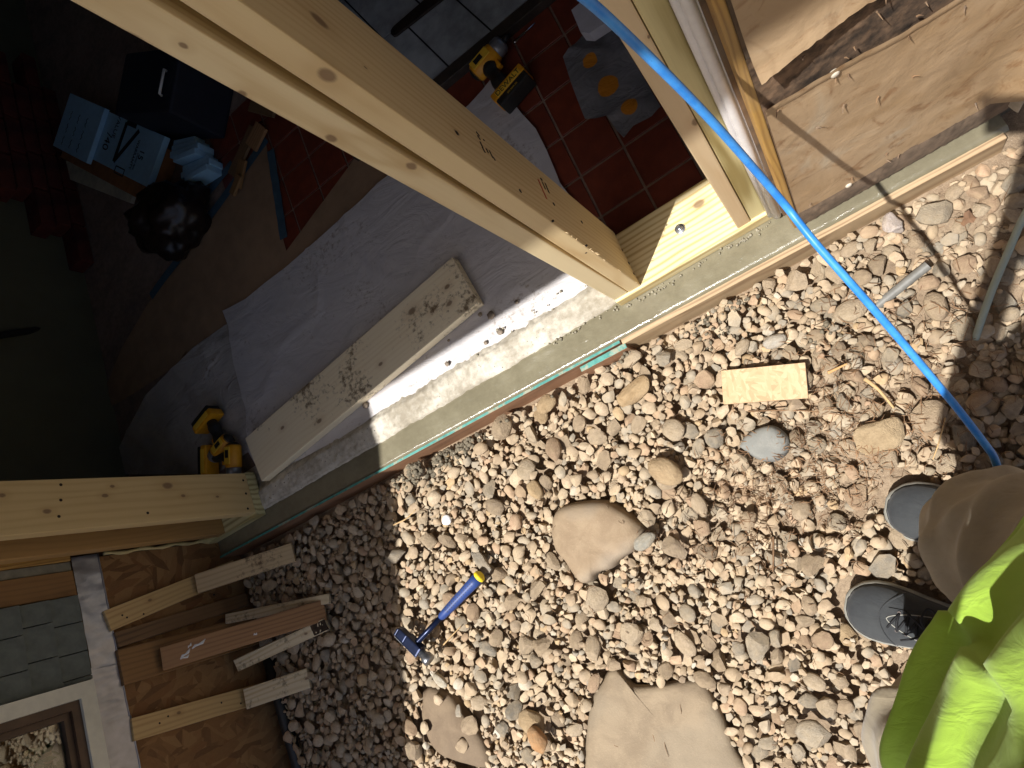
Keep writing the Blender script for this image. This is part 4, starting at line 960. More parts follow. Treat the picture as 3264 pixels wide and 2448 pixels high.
rock('rock', r5((1448, 935), (1490, 860), (1600, 800), (1700, 793), (1790, 870), (1795, 960), (1730, 1030), (1640, 1040), (1550, 1010)), 0.034, 0.032, rockmat('grey_rock', s2l(128, 128, 122), s2l(144, 142, 134), s2l(118, 118, 114)), seed=7, label='flat dark grey stone below the plywood chip', category='stone')
rock('rock', [(1330, 2215), (1360, 2200), (1420, 2225), (1470, 2290), (1530, 2380), (1540, 2460), (1440, 2440), (1370, 2400), (1330, 2300)], 0.010, 0.030, rockmat('dusty_rock', s2l(118, 101, 82), s2l(134, 116, 94), s2l(112, 97, 80)), seed=9, label='dusty brown rock below the hammer in the gravel', category='rock')
for p0 in ((0.105, -0.865), (0.20, -0.92), (0.29, -0.975), (0.29, -0.705), (0.38, -0.755), (0.47, -0.80)):
    H[(XX - p0[0]) ** 2 + (YY - p0[1]) ** 2 < 0.052 ** 2] = WALLV
# visible part of the bed (a bit more than the picture shows)
def in_bed(x, y):
    return y > -0.98 - 0.24 * (x + 1.75) and (x < 1.15) and y > -1.56
stones = []
def drop(x, y, a, b, c, yaw, test=False):
    i0, i1 = int((x - a - GX0) / CELL), int((x + a - GX0) / CELL) + 1; j0, j1 = int((y - a - GY0) / CELL), int((y + a - GY0) / CELL) + 1
    if i0 < 0 or j0 < 0 or i1 > gnx or j1 > gny: return None
    dx = XX[j0:j1, i0:i1] - x; dy = YY[j0:j1, i0:i1] - y; cs, sn = math.cos(yaw), math.sin(yaw)
    r2 = ((dx * cs + dy * sn) / a) ** 2 + ((-dx * sn + dy * cs) / b) ** 2
    inn = r2 < 0.80
    if not inn.any(): return None
    hl = c * np.sqrt(np.maximum(0, 1 - r2)); sub = H[j0:j1, i0:i1]
    z = np.where(inn, sub + hl, -1).max()
    if test: return z
    H[j0:j1, i0:i1] = np.where(inn, np.maximum(sub, z + hl * 0.85), sub)
    return z
N_ST = 10500
cells = 0
for s in range(N_ST):
    t = s / N_ST
    a = float(np.clip(rng.lognormal(math.log(0.0170), 0.28), 0.010, 0.040))
    if t < 0.25: a *= 0.8
    if t > 0.988: a = rng.uniform(0.028, 0.040)
    b = a * rng.uniform(0.60, 0.92); c = b * rng.uniform(0.45, 0.70)
    best = None
    for k in range(7):
        x, y = rng.uniform(-1.74, 1.14), rng.uniform(-1.5, -0.10)
        if not in_bed(x, y): continue
        soil = ground_h(x, y)
        if rng.random() < 0.78 and any(m_[int((y - GY0) / CELL), int((x - GX0) / CELL)] for m_ in ROCKS): continue
        if soil > 0.002 and rng.random() < 0.45: continue
        if x < -1.25 and a > 0.022: a *= 0.8; b *= 0.8; c *= 0.8
        yaw = rng.uniform(0, math.pi)
        z = drop(x, y, a, b, c, yaw, True)
        if z is None or z > 0.30: continue
        if best is None or z < best[0]: best = (z, x, y, yaw)
    if best is None or best[0] > 0.078: continue
    z, x, y, yaw = best; drop(x, y, a, b, c, yaw)
    sk = int(rng.integers(NSH)); ci = int(rng.choice(len(PAL), p=pw)); col = np.array(PAL[ci][0][:3]) * rng.uniform(0.74, 0.98)
    stones.append([x, y, z - 0.22 * c, a, b, c, yaw, sk, ci, col, rng.normal(0, 0.20), rng.normal(0, 0.20)])
small = []
for s_i in range(4200):
    a = float(rng.uniform(0.0055, 0.0115)); b = a * rng.uniform(0.65, 0.95); c = b * rng.uniform(0.55, 0.85); best = None
    for k in range(9):
        x, y = rng.uniform(-1.70, 1.05), rng.uniform(-1.42, -0.12)
        if not in_bed(x, y) or any(m_[int((y - GY0) / CELL), int((x - GX0) / CELL)] for m_ in ROCKS): continue
        if ground_h(x, y) > 0.0 and rng.random() < 0.8: continue
        yaw = rng.uniform(0, math.pi); z = drop(x, y, a, b, c, yaw, True)
        if z is None or z > 0.08: continue
        if best is None or z < best[0]: best = (z, x, y, yaw)
    if best is None: continue
    z, x, y, yaw = best; drop(x, y, a, b, c, yaw)
    small.append([x, y, z - 0.1 * c, a, b, c, yaw, int(rng.integers(8)), 0, np.array(PAL[int(rng.choice(len(PAL), p=pw))][0][:3]) * rng.uniform(0.74, 0.98), rng.normal(0, 0.2), rng.normal(0, 0.2)])
def top_at(x, y, r=0.008):
    i0, i1 = int((x - r - GX0) / CELL), int((x + r - GX0) / CELL) + 1; j0, j1 = int((y - r - GY0) / CELL), int((y + r - GY0) / CELL) + 1
    return float(H[max(0, j0):j1, max(0, i0):i1].max())
def smat(s):
    return Matrix.Translation((s[0], s[1], s[2])) @ Matrix.Rotation(s[6], 4, 'Z') @ Matrix.Rotation(s[10], 4, 'X') @ Matrix.Rotation(s[11], 4, 'Y') @ Matrix.Diagonal((s[3], s[4], s[5], 1))
# how large each stone shows: only those whose top is the pile's surface
def shown(s):
    i, j = int((s[0] - GX0) / CELL), int((s[1] - GY0) / CELL)
    if H[j, i] > s[2] + s[5] * 1.6: return 0
    d = CM @ (np.array(s[:3]) - CAMP); x, y = CX + F_PX * d[0] / d[2], CY + F_PX * d[1] / d[2]
    if not (0 < x < 3264 and 0 < y < 2448): return 0
    return s[3] * s[4] / d[2] ** 2
order = sorted(range(len(stones)), key=lambda k: -shown(stones[k])); picked = set(order[:300])
pm = [mesh('pebble_%d' % k, SH[k], IF, M['pebble'], True) for k in range(NSH)]
for me in pm:
    me.name = 'pebble'; me.set_sharp_from_angle(angle=math.radians(34))
TONE = ['tan', 'brown', 'grey', 'pale tan', 'reddish', 'grey', 'brown', 'yellowish', 'brown', 'grey', 'whitish']
LAND = [(-0.42, -0.52, 'beside the big boulder'), (-0.95, -0.54, 'near the hammer'), (0.15, -0.34, 'around the flake board chip'), (-0.09, -0.41, 'by the dark grey flat stone'), (0.10, -0.62, 'in the soil before the shoes'), (0.05, -0.95, 'beside the left shoe'), (0.5, -0.28, 'near the grey tube end'), (0.72, -0.30, 'near the pale rope'), (0.45, -0.5, 'under the blue hose'), (-0.30, -0.16, 'along the short teal board'), (-0.62, -0.16, 'along the teal form board'), (-0.92, -0.20, 'by the spilt mortar'), (0.25, -0.17, 'along the bare form board'), (-1.25, -0.22, 'near the muddy leaning board'), (-1.25, -0.42, 'near the narrow battens'), (-1.35, -0.62, 'near the pale leaning board'), (-1.1, -0.80, 'around the dusty brown rock'), (-0.55, -0.98, 'beside the large flat rock'), (-0.25, -0.90, 'between boulder and flat rock'), (-0.72, -0.75, 'between hammer and flat rock'), (-0.70, -0.36, 'between hammer and teal board'), (-0.2, -0.70, 'right of the big boulder'), (-0.45, -0.30, 'between boulder and teal board'), (-0.1, -1.15, 'near the bottom edge by the trousers')]
def sunlit(x, y):
    return x > -0.975 + (y + 0.08) * 0.33
for k in order[:300]:
    s = stones[k]; o = bpy.data.objects.new('pebble', pm[s[7]]); link(o, None, smat(s)); o.color = (*s[9], 1)
    where = 'in the sunlit gravel' if sunlit(s[0], s[1]) else 'in the shaded gravel'
    big = 'large ' if s[3] > 0.030 else ''
    lm = min(LAND, key=lambda q_: (q_[0] - s[0]) ** 2 + (q_[1] - s[1]) ** 2)[2]
    where = lm + (', in sun' if sunlit(s[0], s[1]) else ', in shade')
    tag(o, label='%s%s %s stone %s' % (big, 'angular' if ANG[s[7]] else 'rounded', TONE[s[8]], where), category='stone', group='%s%s %s stones, %s' % (big, 'angular' if ANG[s[7]] else 'rounded', TONE[s[8]], where))
VS, FS, CS = [], [], []; nv = 0
for k, s in enumerate(stones):
    if k in picked: continue
    if H[int((s[1] - GY0) / CELL), int((s[0] - GX0) / CELL)] > s[2] + s[5] + 0.020: continue
    m = np.array(smat(s)); v = SH[s[7]] @ m[:3, :3].T + m[:3, 3]
    VS.append(v); FS.append(IF + nv); nv += len(v); CS.append(np.tile(np.append(s[9], 1.0), (len(v), 1)))
I1_, F1_ = icos(1); SH1 = [stone_shape(300 + k, k % 2 == 0, I1_) for k in range(8)]
for s in small:
    m = np.array(smat(s)); v = SH1[s[7]] @ m[:3, :3].T + m[:3, 3]
    VS.append(v); FS.append(F1_ + nv); nv += len(v); CS.append(np.tile(np.append(s[9], 1.0), (len(v), 1)))
VS = np.concatenate(VS); FS = np.concatenate(FS); CS = np.concatenate(CS)
me = bpy.data.meshes.new('gravel'); me.vertices.add(len(VS)); me.vertices.foreach_set('co', VS.ravel()); me.loops.add(FS.size); me.loops.foreach_set('vertex_index', FS.ravel())
me.polygons.add(len(FS)); me.polygons.foreach_set('loop_start', np.arange(0, FS.size, 3)); me.polygons.foreach_set('use_smooth', np.ones(len(FS), bool)); me.update(calc_edges=True)
me.set_sharp_from_angle(angle=math.radians(34))
at = me.color_attributes.new('stone', 'FLOAT_COLOR', 'POINT'); at.data.foreach_set('color', CS.ravel().astype(np.float32)); me.materials.append(M['gravel'])
o = bpy.data.objects.new('gravel', me); link(o)
# the bed goes on outside the picture: one looser layer
EV, EF, EC = [], [], []; I1, F1 = icos(1); nv = 0
for gx in np.arange(-1.70, 1.9, 0.031):
    for gy in np.arange(-2.3, -0.10, 0.031):
        x, y = gx + rng.uniform(-0.012, 0.012), gy + rng.uniform(-0.012, 0.012)
        if in_bed(x, y) or y > -0.13 or (x > 0.78 and y > -0.16): continue
        a = rng.uniform(0.013, 0.024); yw = rng.uniform(0, 6.3); R_ = np.array([[math.cos(yw), -math.sin(yw), 0], [math.sin(yw), math.cos(yw), 0], [0, 0, 1]])
        v = (I1 * rng.uniform(0.85, 1.1, (len(I1), 1)) * np.array([a, a * rng.uniform(0.6, 0.95), a * rng.uniform(0.4, 0.65)])) @ R_.T + np.array([x, y, ground_h(x, y) + 0.004 + rng.uniform(0, 0.012)])
        EV.append(v); EF.append(F1 + nv); nv += len(v); EC.append(np.tile(np.append(np.array(PAL[int(rng.choice(len(PAL), p=pw))][0][:3]) * rng.uniform(0.74, 0.98), 1.0), (len(v), 1)))
EV, EF, EC = np.concatenate(EV), np.concatenate(EF), np.concatenate(EC)
m2 = mesh('gravel', EV.tolist(), EF.tolist(), M['gravel'], True); a2 = m2.color_attributes.new('stone', 'FLOAT_COLOR', 'POINT'); a2.data.foreach_set('color', EC.ravel().astype(np.float32))
o2 = bpy.data.objects.new('gravel', m2); link(o2); tag(o2, label='outer gravel going on past the shoes and trousers', category='gravel', kind='stuff')
tag(o, label='bed of tan and grey river gravel beside the footing', category='gravel', kind='stuff')

# ------------------------------------------------------------------ single stones one would notice
def special(name, px, py, a, b, c, yaw, col, label, cat='stone', seed=500, ang=True):
    p = atz(px, py, 0.05); z = drop(p.x, p.y, a, b, c, yaw) or 0.05
    o = add(name, ([tuple(v) for v in stone_shape(seed, ang, IV3)], IF3.tolist()), M['pebble'], None, Matrix.Translation((p.x, p.y, z - 0.35 * c)) @ Matrix.Rotation(yaw, 4, 'Z') @ Matrix.Diagonal((a, b, c, 1)), True, label=label, category=cat)
    o.color = col; return o
special('stone', 2848, 718, 0.030, 0.023, 0.018, 1.1, s2l(214, 206, 208), 'whitish angular stone close to the form board near the hose shadow', seed=501)
special('stone', 1402, 2170, 0.028, 0.014, 0.013, 2.2, s2l(222, 218, 204), 'elongated white stone below the hammer head', seed=502, ang=False)
special('stone', 2468, 1088, 0.029, 0.017, 0.014, -0.1, s2l(200, 198, 192), 'white oval pebble above the plywood chip', seed=503, ang=False)
special('stone', 2010, 2030, 0.030, 0.018, 0.014, 0.5, s2l(150, 158, 158), 'blue grey oval stone at the right of the boulder', seed=504, ang=False) if False else None
special('stone', 2063, 1722, 0.034, 0.018, 0.015, 0.25, s2l(158, 164, 162), 'blue grey oval stone touching the right of the boulder', seed=505, ang=False)
special('stone', 1548, 1790, 0.044, 0.020, 0.014, -1.2, s2l(150, 148, 142), 'thin grey shard beyond the yellow hammer end', seed=506)
special('stone', 2018, 1250, 0.056, 0.030, 0.020, 0.3, s2l(190, 160, 120), 'long tan rock below the teal form edge', seed=507)
special('stone', 1862, 1200, 0.046, 0.034, 0.026, 0.2, s2l(176, 146, 110), 'plump brown rock against the teal form board', seed=508, ang=False)
special('stone', 1708, 1560, 0.02, 0.03, 0.02, 0.1, s2l(196, 168, 128), 'rounded cream cobble left of the big boulder', seed=509, ang=False)
special('stone', 2130, 1500, 0.050, 0.033, 0.026, -0.9, s2l(182, 156, 122), 'large tan cobble left of the dark grey stone', seed=510, ang=False)
special('stone', 2800, 1385, 0.055, 0.045, 0.020, 0.4, s2l(178, 156, 124), 'flat dusty rock in the soil before the shoes', seed=511)
special('stone', 1730, 2345, 0.024, 0.036, 0.020, 0.2, s2l(196, 140, 88), 'rusty orange oval stone left of the flat rock', seed=512, ang=False)
w = special('paper_scrap', 1430, 1657, 0.016, 0.015, 0.010, 0.3, s2l(250, 250, 250), 'bright white crumpled scrap on the gravel near the shade edge', 'scrap', 513, False)
w.data.materials[0] = plain('white_scrap', s2l(244, 244, 244), 0.6, 0.03, 90, 0.6)

# ------------------------------------------------------------------ hammer
ha, hb = atz(1336, 2050, 0.075), atz(1545, 1828, 0.075)
hz = max(top_at(ha.x, ha.y, 0.03), top_at(hb.x, hb.y, 0.02), top_at((ha.x + hb.x) / 2, (ha.y + hb.y) / 2, 0.012)) + 0.012
ha.z = hb.z = hz
hd = hb - ha; HL = hd.length; hm = frame(ha, hd, (0, 0, 1))
M['ham_blue'] = plain('hammer_blue', s2l(42, 66, 124), 0.5, 0.08); M['ham_steel'] = plain('hammer_steel', s2l(24, 34, 62), 0.28, 0.2, Metallic=0.5)
M['scraped'] = plain('scraped_steel', s2l(150, 152, 156), 0.35, 0.25, 120, 0.4, Metallic=0.9)
ham = empty('hammer', ha, label='hammer with blue rubber grip and yellow end lying on gravel', category='hammer')
def oval_tube(stations, seg=18):
    V, Fa = [], []
    for x, ry, rz in stations:
        for k in range(seg):
            a = 2 * math.pi * k / seg; V.append((x, ry * math.cos(a), rz * math.sin(a)))
    n = len(stations)
    for i in range(n - 1):
        for k in range(seg): Fa.append((i * seg + k, i * seg + (k + 1) % seg, (i + 1) * seg + (k + 1) % seg, (i + 1) * seg + k))
    Fa += [tuple(range(seg))[::-1], tuple(range((n - 1) * seg, n * seg))]
    return V, Fa
add('grip', oval_tube([(0.40 * HL, 0.0085, 0.0095), (0.42 * HL, 0.0115, 0.0125), (0.5 * HL, 0.013, 0.014), (0.62 * HL, 0.0145, 0.0150), (0.75 * HL, 0.0150, 0.0155), (0.88 * HL, 0.0165, 0.0160), (0.965 * HL, 0.0175, 0.0165)]), M['ham_blue'], ham, hm, True)
add('end_cap', oval_tube([(0.965 * HL, 0.0176, 0.0166), (0.985 * HL, 0.0172, 0.0162), (1.0 * HL, 0.012, 0.012)]), plain('cap_yellow', s2l(236, 206, 40), 0.5, 0.05), ham, hm, True)
add('shank', oval_tube([(-0.005, 0.010, 0.012), (0.012, 0.0095, 0.0115), (0.05, 0.0085, 0.010), (0.41 * HL, 0.0080, 0.0095)], 12), M['ham_steel'], ham, hm, True)
hx = Matrix.Translation((0.0, 0, 0.004)) @ Matrix.Rotation(0.22, 4, 'Z')
add('head', bbox(-0.017, 0.016, -0.030, 0.030, -0.015, 0.016, 0.005), M['ham_steel'], ham, hm @ hx, False)
add('face', xf(lathe([(0.012, 0.0), (0.0125, 0.014), (0.0175, 0.022), (0.0182, 0.036), (0.0165, 0.039)], 24), Matrix.Translation((0, -0.028, 0)) @ Matrix.Rotation(math.radians(90), 4, 'X')), M['scraped'], ham, hm @ hx, True)
def claw(u, v):
    return None
add('poll', join(bbox(-0.015, 0.013, 0.028, 0.062, -0.012, 0.014, 0.004), bbox(-0.014, 0.010, 0.0615, 0.068, -0.013, 0.015, 0.002)), M['ham_steel'], ham, hm @ hx)
add('scraped_top', box(-0.0175, -0.0165, -0.028, 0.062, -0.010, 0.013), M['scraped'], ham, hm @ hx)
dots = []
for k in range(14):
    for r_ in (-1, 0, 1):
        x = 0.52 * HL + k * 0.03 * HL
        dots.append(xf(box(-0.0022, 0.0022, -0.0008, 0.0008, -0.0006, 0.0004), Matrix.Translation((x, r_ * 0.0062, 0.0150 - 0.0018 * abs(r_) + 0.0012 * (k / 14)))))
add('grip_dimple', join(*dots), M['tool_black'], ham, hm, kind='stuff')

# ------------------------------------------------------------------ chip of sheathing board, grey tube, rope, leaf, twigs, crumbs
q = [atz(x, y, 0.066) for x, y in ((2290, 1180), (2575, 1152), (2580, 1276), (2310, 1291))]
c = sum(q, Vector()) / 4; zt = max(top_at(c.x + dx, c.y + dy, 0.02) for dx in (-0.07, 0, 0.07) for dy in (-0.02, 0, 0.02)) - 0.004
c.z = zt + 0.006
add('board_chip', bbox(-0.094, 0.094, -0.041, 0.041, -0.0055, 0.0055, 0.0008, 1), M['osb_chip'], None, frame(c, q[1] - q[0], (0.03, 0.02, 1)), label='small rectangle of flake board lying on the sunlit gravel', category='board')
a, b = atz(2962, 832, 0.09), atz(2800, 960, 0.07)
a.z = max(top_at(a.x, a.y, 0.02), top_at((a.x + b.x) / 2, (a.y + b.y) / 2, 0.02)) + 0.006; b.z = a.z - 0.012; b = a + (b - a) * 1.12; b.z = a.z - 0.03
n_ = (b - a).normalized(); side = n_.orthogonal()
tb_ = join(tube([a, b], 0.0105, 16, False), tube([a - n_ * 0.0003, a + (b - a) * 0.5], 0.0085, 16, True))
add('grey_tube', tb_, plain('grey_pvc', s2l(112, 110, 104), 0.55, 0.15), smooth=True, label='grey plastic tube end sticking out of the gravel', category='tube')
def ropemat():
    n = NT('rope'); v = n.coord(); w_ = n.wave(n.map(v, (1, 1, 1), (0.4, 0.3, 0.6)), 160, 1.0, 1)
    return n.done(n.mix(w_, s2l(150, 164, 150), s2l(196, 204, 190)), 0.8, n.bump(w_, 0.6, 0.002))
rp = [atz(x, y, z) for x, y, z in ((3340, 560, 0.13), (3264, 690, 0.10), (3215, 800, 0.085), (3170, 905, 0.08), (3135, 1000, 0.07), (3108, 1082, 0.045))]
add('rope', tube(spline(rp, 40), 0.0072, 10), ropemat(), smooth=True, label='pale green braided rope at the right edge in the shadow', category='rope')
def twig(pts, r, col, label, nm='twig'):
    P = []
    for x, y in pts:
        p = atz(x, y, 0.06); p.z = top_at(p.x, p.y, 0.006) + 0.002; P.append(p)
    z = sorted(p.z for p in P)[len(P) // 2]
    for p in P: p.z = p.z * 0.4 + z * 0.6 + 0.003
    add(nm, tube(spline(P, 18), [r * (1 - 0.5 * k / 17) for k in range(18)], 6), col, smooth=True, label=label, category='twig', group='twigs on the gravel')
straw = plain('straw', s2l(190, 158, 112), 0.8, 0.15, 90); bark = plain('bark', s2l(120, 92, 66), 0.9, 0.2, 90)
twig([(2382, 1310), (2470, 1306), (2560, 1308), (2660, 1318), (2740, 1330)], 0.0022, bark, 'thin twig lying below the flake board chip')
twig([(2755, 1205), (2800, 1240), (2850, 1300)], 0.005, straw, 'thick broken straw coloured stick in the soil')
twig([(1245, 1675), (1285, 1655), (1320, 1625)], 0.003, straw, 'short splinter of wood by the shade edge')
twig([(1405, 2062), (1430, 2035), (1465, 1998)], 0.0028, straw, 'pale splinter lying beside the hammer shank')
twig([(2465, 1710), (2468, 1760), (2466, 1820)], 0.003, bark, 'dry upright stem right of the boulder')
twig([(3015, 1330), (2995, 1410), (2975, 1465)], 0.0022, straw, 'bent pale stem in the soil near the shoe')
twig([(2700, 935), (2880, 760), (2985, 690)], 0.0014, bark, 'long dark stem between hose and form board') if False else None
twig([(2640, 1190), (2700, 1160)], 0.004, plain('chip_wood', s2l(206, 160, 106), 0.7), 'light wood sliver beside a flat stone')
# litter of dry stems and bark in the soil
lit = []
def litter(cx, cy, sx, sy, n, L0, L1, r0):
    for k in range(n):
        x, y = rng.normal(cx, sx), rng.normal(cy, sy)
        if not (GX0 + 0.05 < x < GX1 - 0.05 and GY0 + 0.05 < y < -0.13): continue
        z = top_at(x, y, 0.003)
        if z > 0.2: continue
        L = rng.uniform(L0, L1); an = rng.uniform(0, math.pi); d_ = Vector((math.cos(an), math.sin(an), rng.normal(0, 0.15)))
        p = Vector((x, y, min(z, 0.06) + 0.0015)); mid = p + Vector((rng.normal(0, 0.15) * L, rng.normal(0, 0.15) * L, rng.uniform(0, 0.1) * L))
        lit.append(tube([p - d_ * L / 2, mid, p + d_ * L / 2], [r0 * 0.6, r0, r0 * 0.4], 4, False))
litter(0.10, -0.59, 0.17, 0.085, 1000, 0.005, 0.026, 0.0011); litter(0.36, -0.45, 0.14, 0.12, 420, 0.008, 0.040, 0.0010); litter(-0.10, -0.60, 0.30, 0.20, 130, 0.01, 0.04, 0.0009); litter(0.66, -0.4, 0.2, 0.15, 160, 0.01, 0.05, 0.0009); litter(-0.6, -0.5, 0.5, 0.3, 120, 0.01, 0.04, 0.0009)
add('dry_litter', join(*lit), plain('litter', s2l(116, 88, 62), 0.9, 0.45, 30), kind='stuff', label='dry stems and bark litter scattered on the soil', category='litter')
crumbs = []
def heap(cx, cy, sx, sy, n, r0, r1, dz=0.0):
    for k in range(n):
        x, y = rng.normal(cx, sx), rng.normal(cy, sy)
        if not (GX0 + 0.05 < x < GX1 - 0.05 and GY0 + 0.05 < y < outer(x) - 0.03): continue
        z = top_at(x, y, 0.002)
        if z > 0.2: continue
        r = rng.uniform(r0, r1); vv = crv * r * rng.uniform(0.6, 1.3, (len(crv), 3)) + np.array([x, y, z + rng.uniform(-0.3, 0.6) * r + dz]); crumbs.append((vv.tolist(), crf.tolist()))
p = atz(1450, 1405, 0.05); heap(p.x, p.y, 0.055, 0.018, 420, 0.003, 0.009, -0.004); p = atz(1330, 1475, 0.05); heap(p.x, p.y, 0.05, 0.025, 420, 0.003, 0.009, -0.004); p = atz(1390, 1450, 0.05); heap(p.x, p.y, 0.05, 0.03, 200, 0.003, 0.008, -0.004)
for px_, py_ in ((2230, 1020), (2280, 1070), (2640, 1050), (2350, 960), (1730, 1245), (1980, 1125)):
    p = atz(px_, py_, 0.05); heap(p.x, p.y, 0.020, 0.016, 22, 0.003, 0.007, -0.004)
add('mortar_heap', join(*crumbs), plain('wet_mortar', s2l(108, 99, 82), 0.85, 0.25, 150, 0.7), smooth=True, kind='stuff', label='dark crumbs of spilt mortar on the gravel by the form', category='mortar')
for msk in ROCKS: H[msk] = WALLV
fine = []
for k in range(5200):
    x, y = (rng.normal(0.17, 0.24), rng.normal(-0.55, 0.14)) if k % 2 else (rng.normal(0.62, 0.25), rng.normal(-0.34, 0.16))
    if k % 5 == 0: x, y = rng.uniform(-1.6, 1.0), rng.uniform(-1.3, -0.13)
    if not (GX0 + 0.05 < x < GX1 - 0.05 and GY0 + 0.05 < y < outer(x) - 0.03): continue
    z = top_at(x, y, 0.001)
    if z > ground_h(x, y) + 0.009: continue
    r = rng.uniform(0.0012, 0.0042); fine.append((x, y, z + r * 0.3, r))
ov, of = icos(1)
FV = np.concatenate([ov * r * rng.uniform(0.6, 1.3, 3) + np.array([x, y, z]) for x, y, z, r in fine]); FF = np.concatenate([of + k * len(ov) for k in range(len(fine))])
add('soil_crumbs', (FV.tolist(), FF.tolist()), M['dirt'], smooth=True, kind='stuff', label='fine brown soil crumbs between the stones', category='soil')
leaf = []
lp = atz(3090, 688, 0.07); lz = top_at(lp.x, lp.y, 0.02) + 0.004
for k in range(10):
    a0 = 2 * math.pi * k / 10; rr = 0.017 * (1.12 if k % 3 else 0.72); leaf.append((rr * math.cos(a0), rr * 0.7 * math.sin(a0), 0.004 * math.sin(a0 * 2)))
leaf.append((0, 0, 0.004))
add('dry_leaf', (leaf, [(k, (k + 1) % 10, 10) for k in range(10)]), plain('leaf_brown', s2l(122, 92, 68), 0.8, 0.2), None, Matrix.Translation((lp.x, lp.y, lz)) @ Matrix.Rotation(0.6, 4, 'Z'), label='curled brown dry leaf on stones near the rope', category='leaf')

# ------------------------------------------------------------------ the person taking the picture
person = empty('person', (0.33, -0.88, 0.03), label='person in lime shirt, brown trousers and grey shoes standing on gravel', category='person')
M['skin'] = plain('skin', s2l(196, 148, 122), 0.55, 0.06)
RA, UA, BA = Vector(CM[0]), -Vector(CM[1]), -Vector(CM[2]); CP = Vector(CAMP)
fac = Vector((-0.62, 0.78, 0)).normalized(); lft = Vector((-0.78, -0.62, 0)).normalized()
sk_v, sk_e, sk_r = [], [], []
def J(p, r, par=None):
    sk_v.append(tuple(p)); sk_r.append(r)
    if par is not None: sk_e.append((par, len(sk_v) - 1))
    return len(sk_v) - 1
T1, T2, SD = Vector((0.252, -0.700, 0)), Vector((0.083, -0.858, 0)), Vector((-0.82, 0.57, 0)).normalized()
ank1, ank2 = T1 - SD * 0.205 + Vector((0, 0, 0.12)), T2 - SD * 0.245 + Vector((0, 0, 0.12))
knee1, knee2 = Vector((0.368, -0.768, 0.52)), Vector((0.150, -1.020, 0.50))
hip1, hip2 = Vector((0.455, -0.865, 0.90)), Vector((0.305, -0.995, 0.90))
pel = J((0.385, -0.935, 0.95), 0.13)
SHO = Vector((0.365, -0.955, 1.535)); HD = Vector((0.210, -0.810, 1.84))
ch = J((0.350, -0.930, 1.27), 0.125, pel); sh_ = J(SHO, 0.10, ch); nk = J((0.285, -0.885, 1.66), 0.055, sh_)
h0 = J(HD - Vector((0, 0, 0.085)), 0.074, nk); h1 = J(HD, 0.092, h0); h2 = J(HD + Vector((0.012, -0.012, 0.075)), 0.072, h1); J(HD + fac * 0.10 - Vector((0, 0, 0.03)), 0.012, h1)
for s_, hip, knee, ank in ((1, hip1, knee1, ank1), (2, hip2, knee2, ank2)):
    a = J(hip, 0.085, pel); b = J(knee, 0.055, a); J(ank, 0.038, b)
ELL, ELR = Vector((-0.005, -0.990, 1.31)), Vector((0.465, -0.425, 1.79))
handL = CP - UA * 0.070 - RA * 0.02 + BA * 0.038; handR = CP + UA * 0.125 + RA * 0.0 + BA * 0.035
for hand, sho, elb, sgn in ((handL, SHO + lft * 0.20, ELL, -1), (handR, SHO - lft * 0.20, ELR, 1)):
    a = J(sho, 0.058, sh_); b = J(elb, 0.043, a); wr = elb.lerp(hand, 0.86); w_ = J(wr, 0.028, b); pm_ = J(hand, 0.030, w_)
    toward = UA * -sgn
    for f_ in range(4):
        k0 = J(hand + RA * (0.030 - 0.018 * f_) + toward * 0.012 + BA * 0.006, 0.010, pm_)
        k1 = J(hand + RA * (0.034 - 0.019 * f_) + toward * (0.034 - 0.003 * f_) + BA * 0.014, 0.009, k0)
        J(hand + RA * (0.034 - 0.019 * f_) + toward * (0.052 - 0.004 * f_) + BA * 0.002, 0.008, k1)
    t0 = J(hand + RA * 0.040 + BA * 0.004, 0.010, pm_); J(hand + RA * 0.055 + toward * 0.026 + BA * 0.008, 0.009, t0)
me = bpy.data.meshes.new('body'); me.from_pydata(sk_v, sk_e, []); body = bpy.data.objects.new('body', me); link(body, person, Matrix.Identity(4))
mo = body.modifiers.new('skin', 'SKIN'); mo.use_smooth_shade = True
for d_, r in zip(me.skin_vertices[0].data, sk_r): d_.radius = (r, r)
me.skin_vertices[0].data[0].use_root = True
sb = body.modifiers.new('sub', 'SUBSURF'); sb.levels = 1; sb.render_levels = 2
me.materials.append(M['skin'])
hv = IV3 * np.array([0.098, 0.098, 0.080]) + np.array(HD) + np.array([0.012, -0.015, 0.045])
add('hair', ([tuple(v) for v in hv], IF3.tolist()), plain('hair', s2l(70, 54, 40), 0.8, 0.3, 200, 0.6), person, smooth=True)
# trousers: two loose legs of cloth
M['trouser'] = mat_cloth('trouser_cloth', s2l(160, 146, 120), s2l(178, 164, 138))
def leg(path, rad, seed):
    P = spline(path, 130); R0 = np.interp(np.linspace(0, len(rad) - 1, 130), range(len(rad)), rad)
    def dsp(t, a):
        q = 2.0 * a + 26 * t + seed + 2.4 * nz(t * 4, math.cos(a), 1.3, seed); q2 = -3 * a + 44 * t + 2.0 * nz(t * 6, math.sin(a), 1.3, seed + 2)
        am = 0.5 + 0.5 * nz(t * 3, a * 0.8, 1.0, seed + 7)
        s = 0.026 * am * (0.5 + 0.5 * math.sin(q)) ** 1.8 + 0.012 * (0.5 + 0.5 * math.sin(q2)) ** 2.2 - 0.010
        return s + 0.010 * nz(t * 5, math.cos(a) * 1.2, 1.6, seed) + 0.003 * nz(t * 22, math.sin(a) * 3, 1.0, seed + 3)
    return tube(P, list(R0), 96, True, dsp)
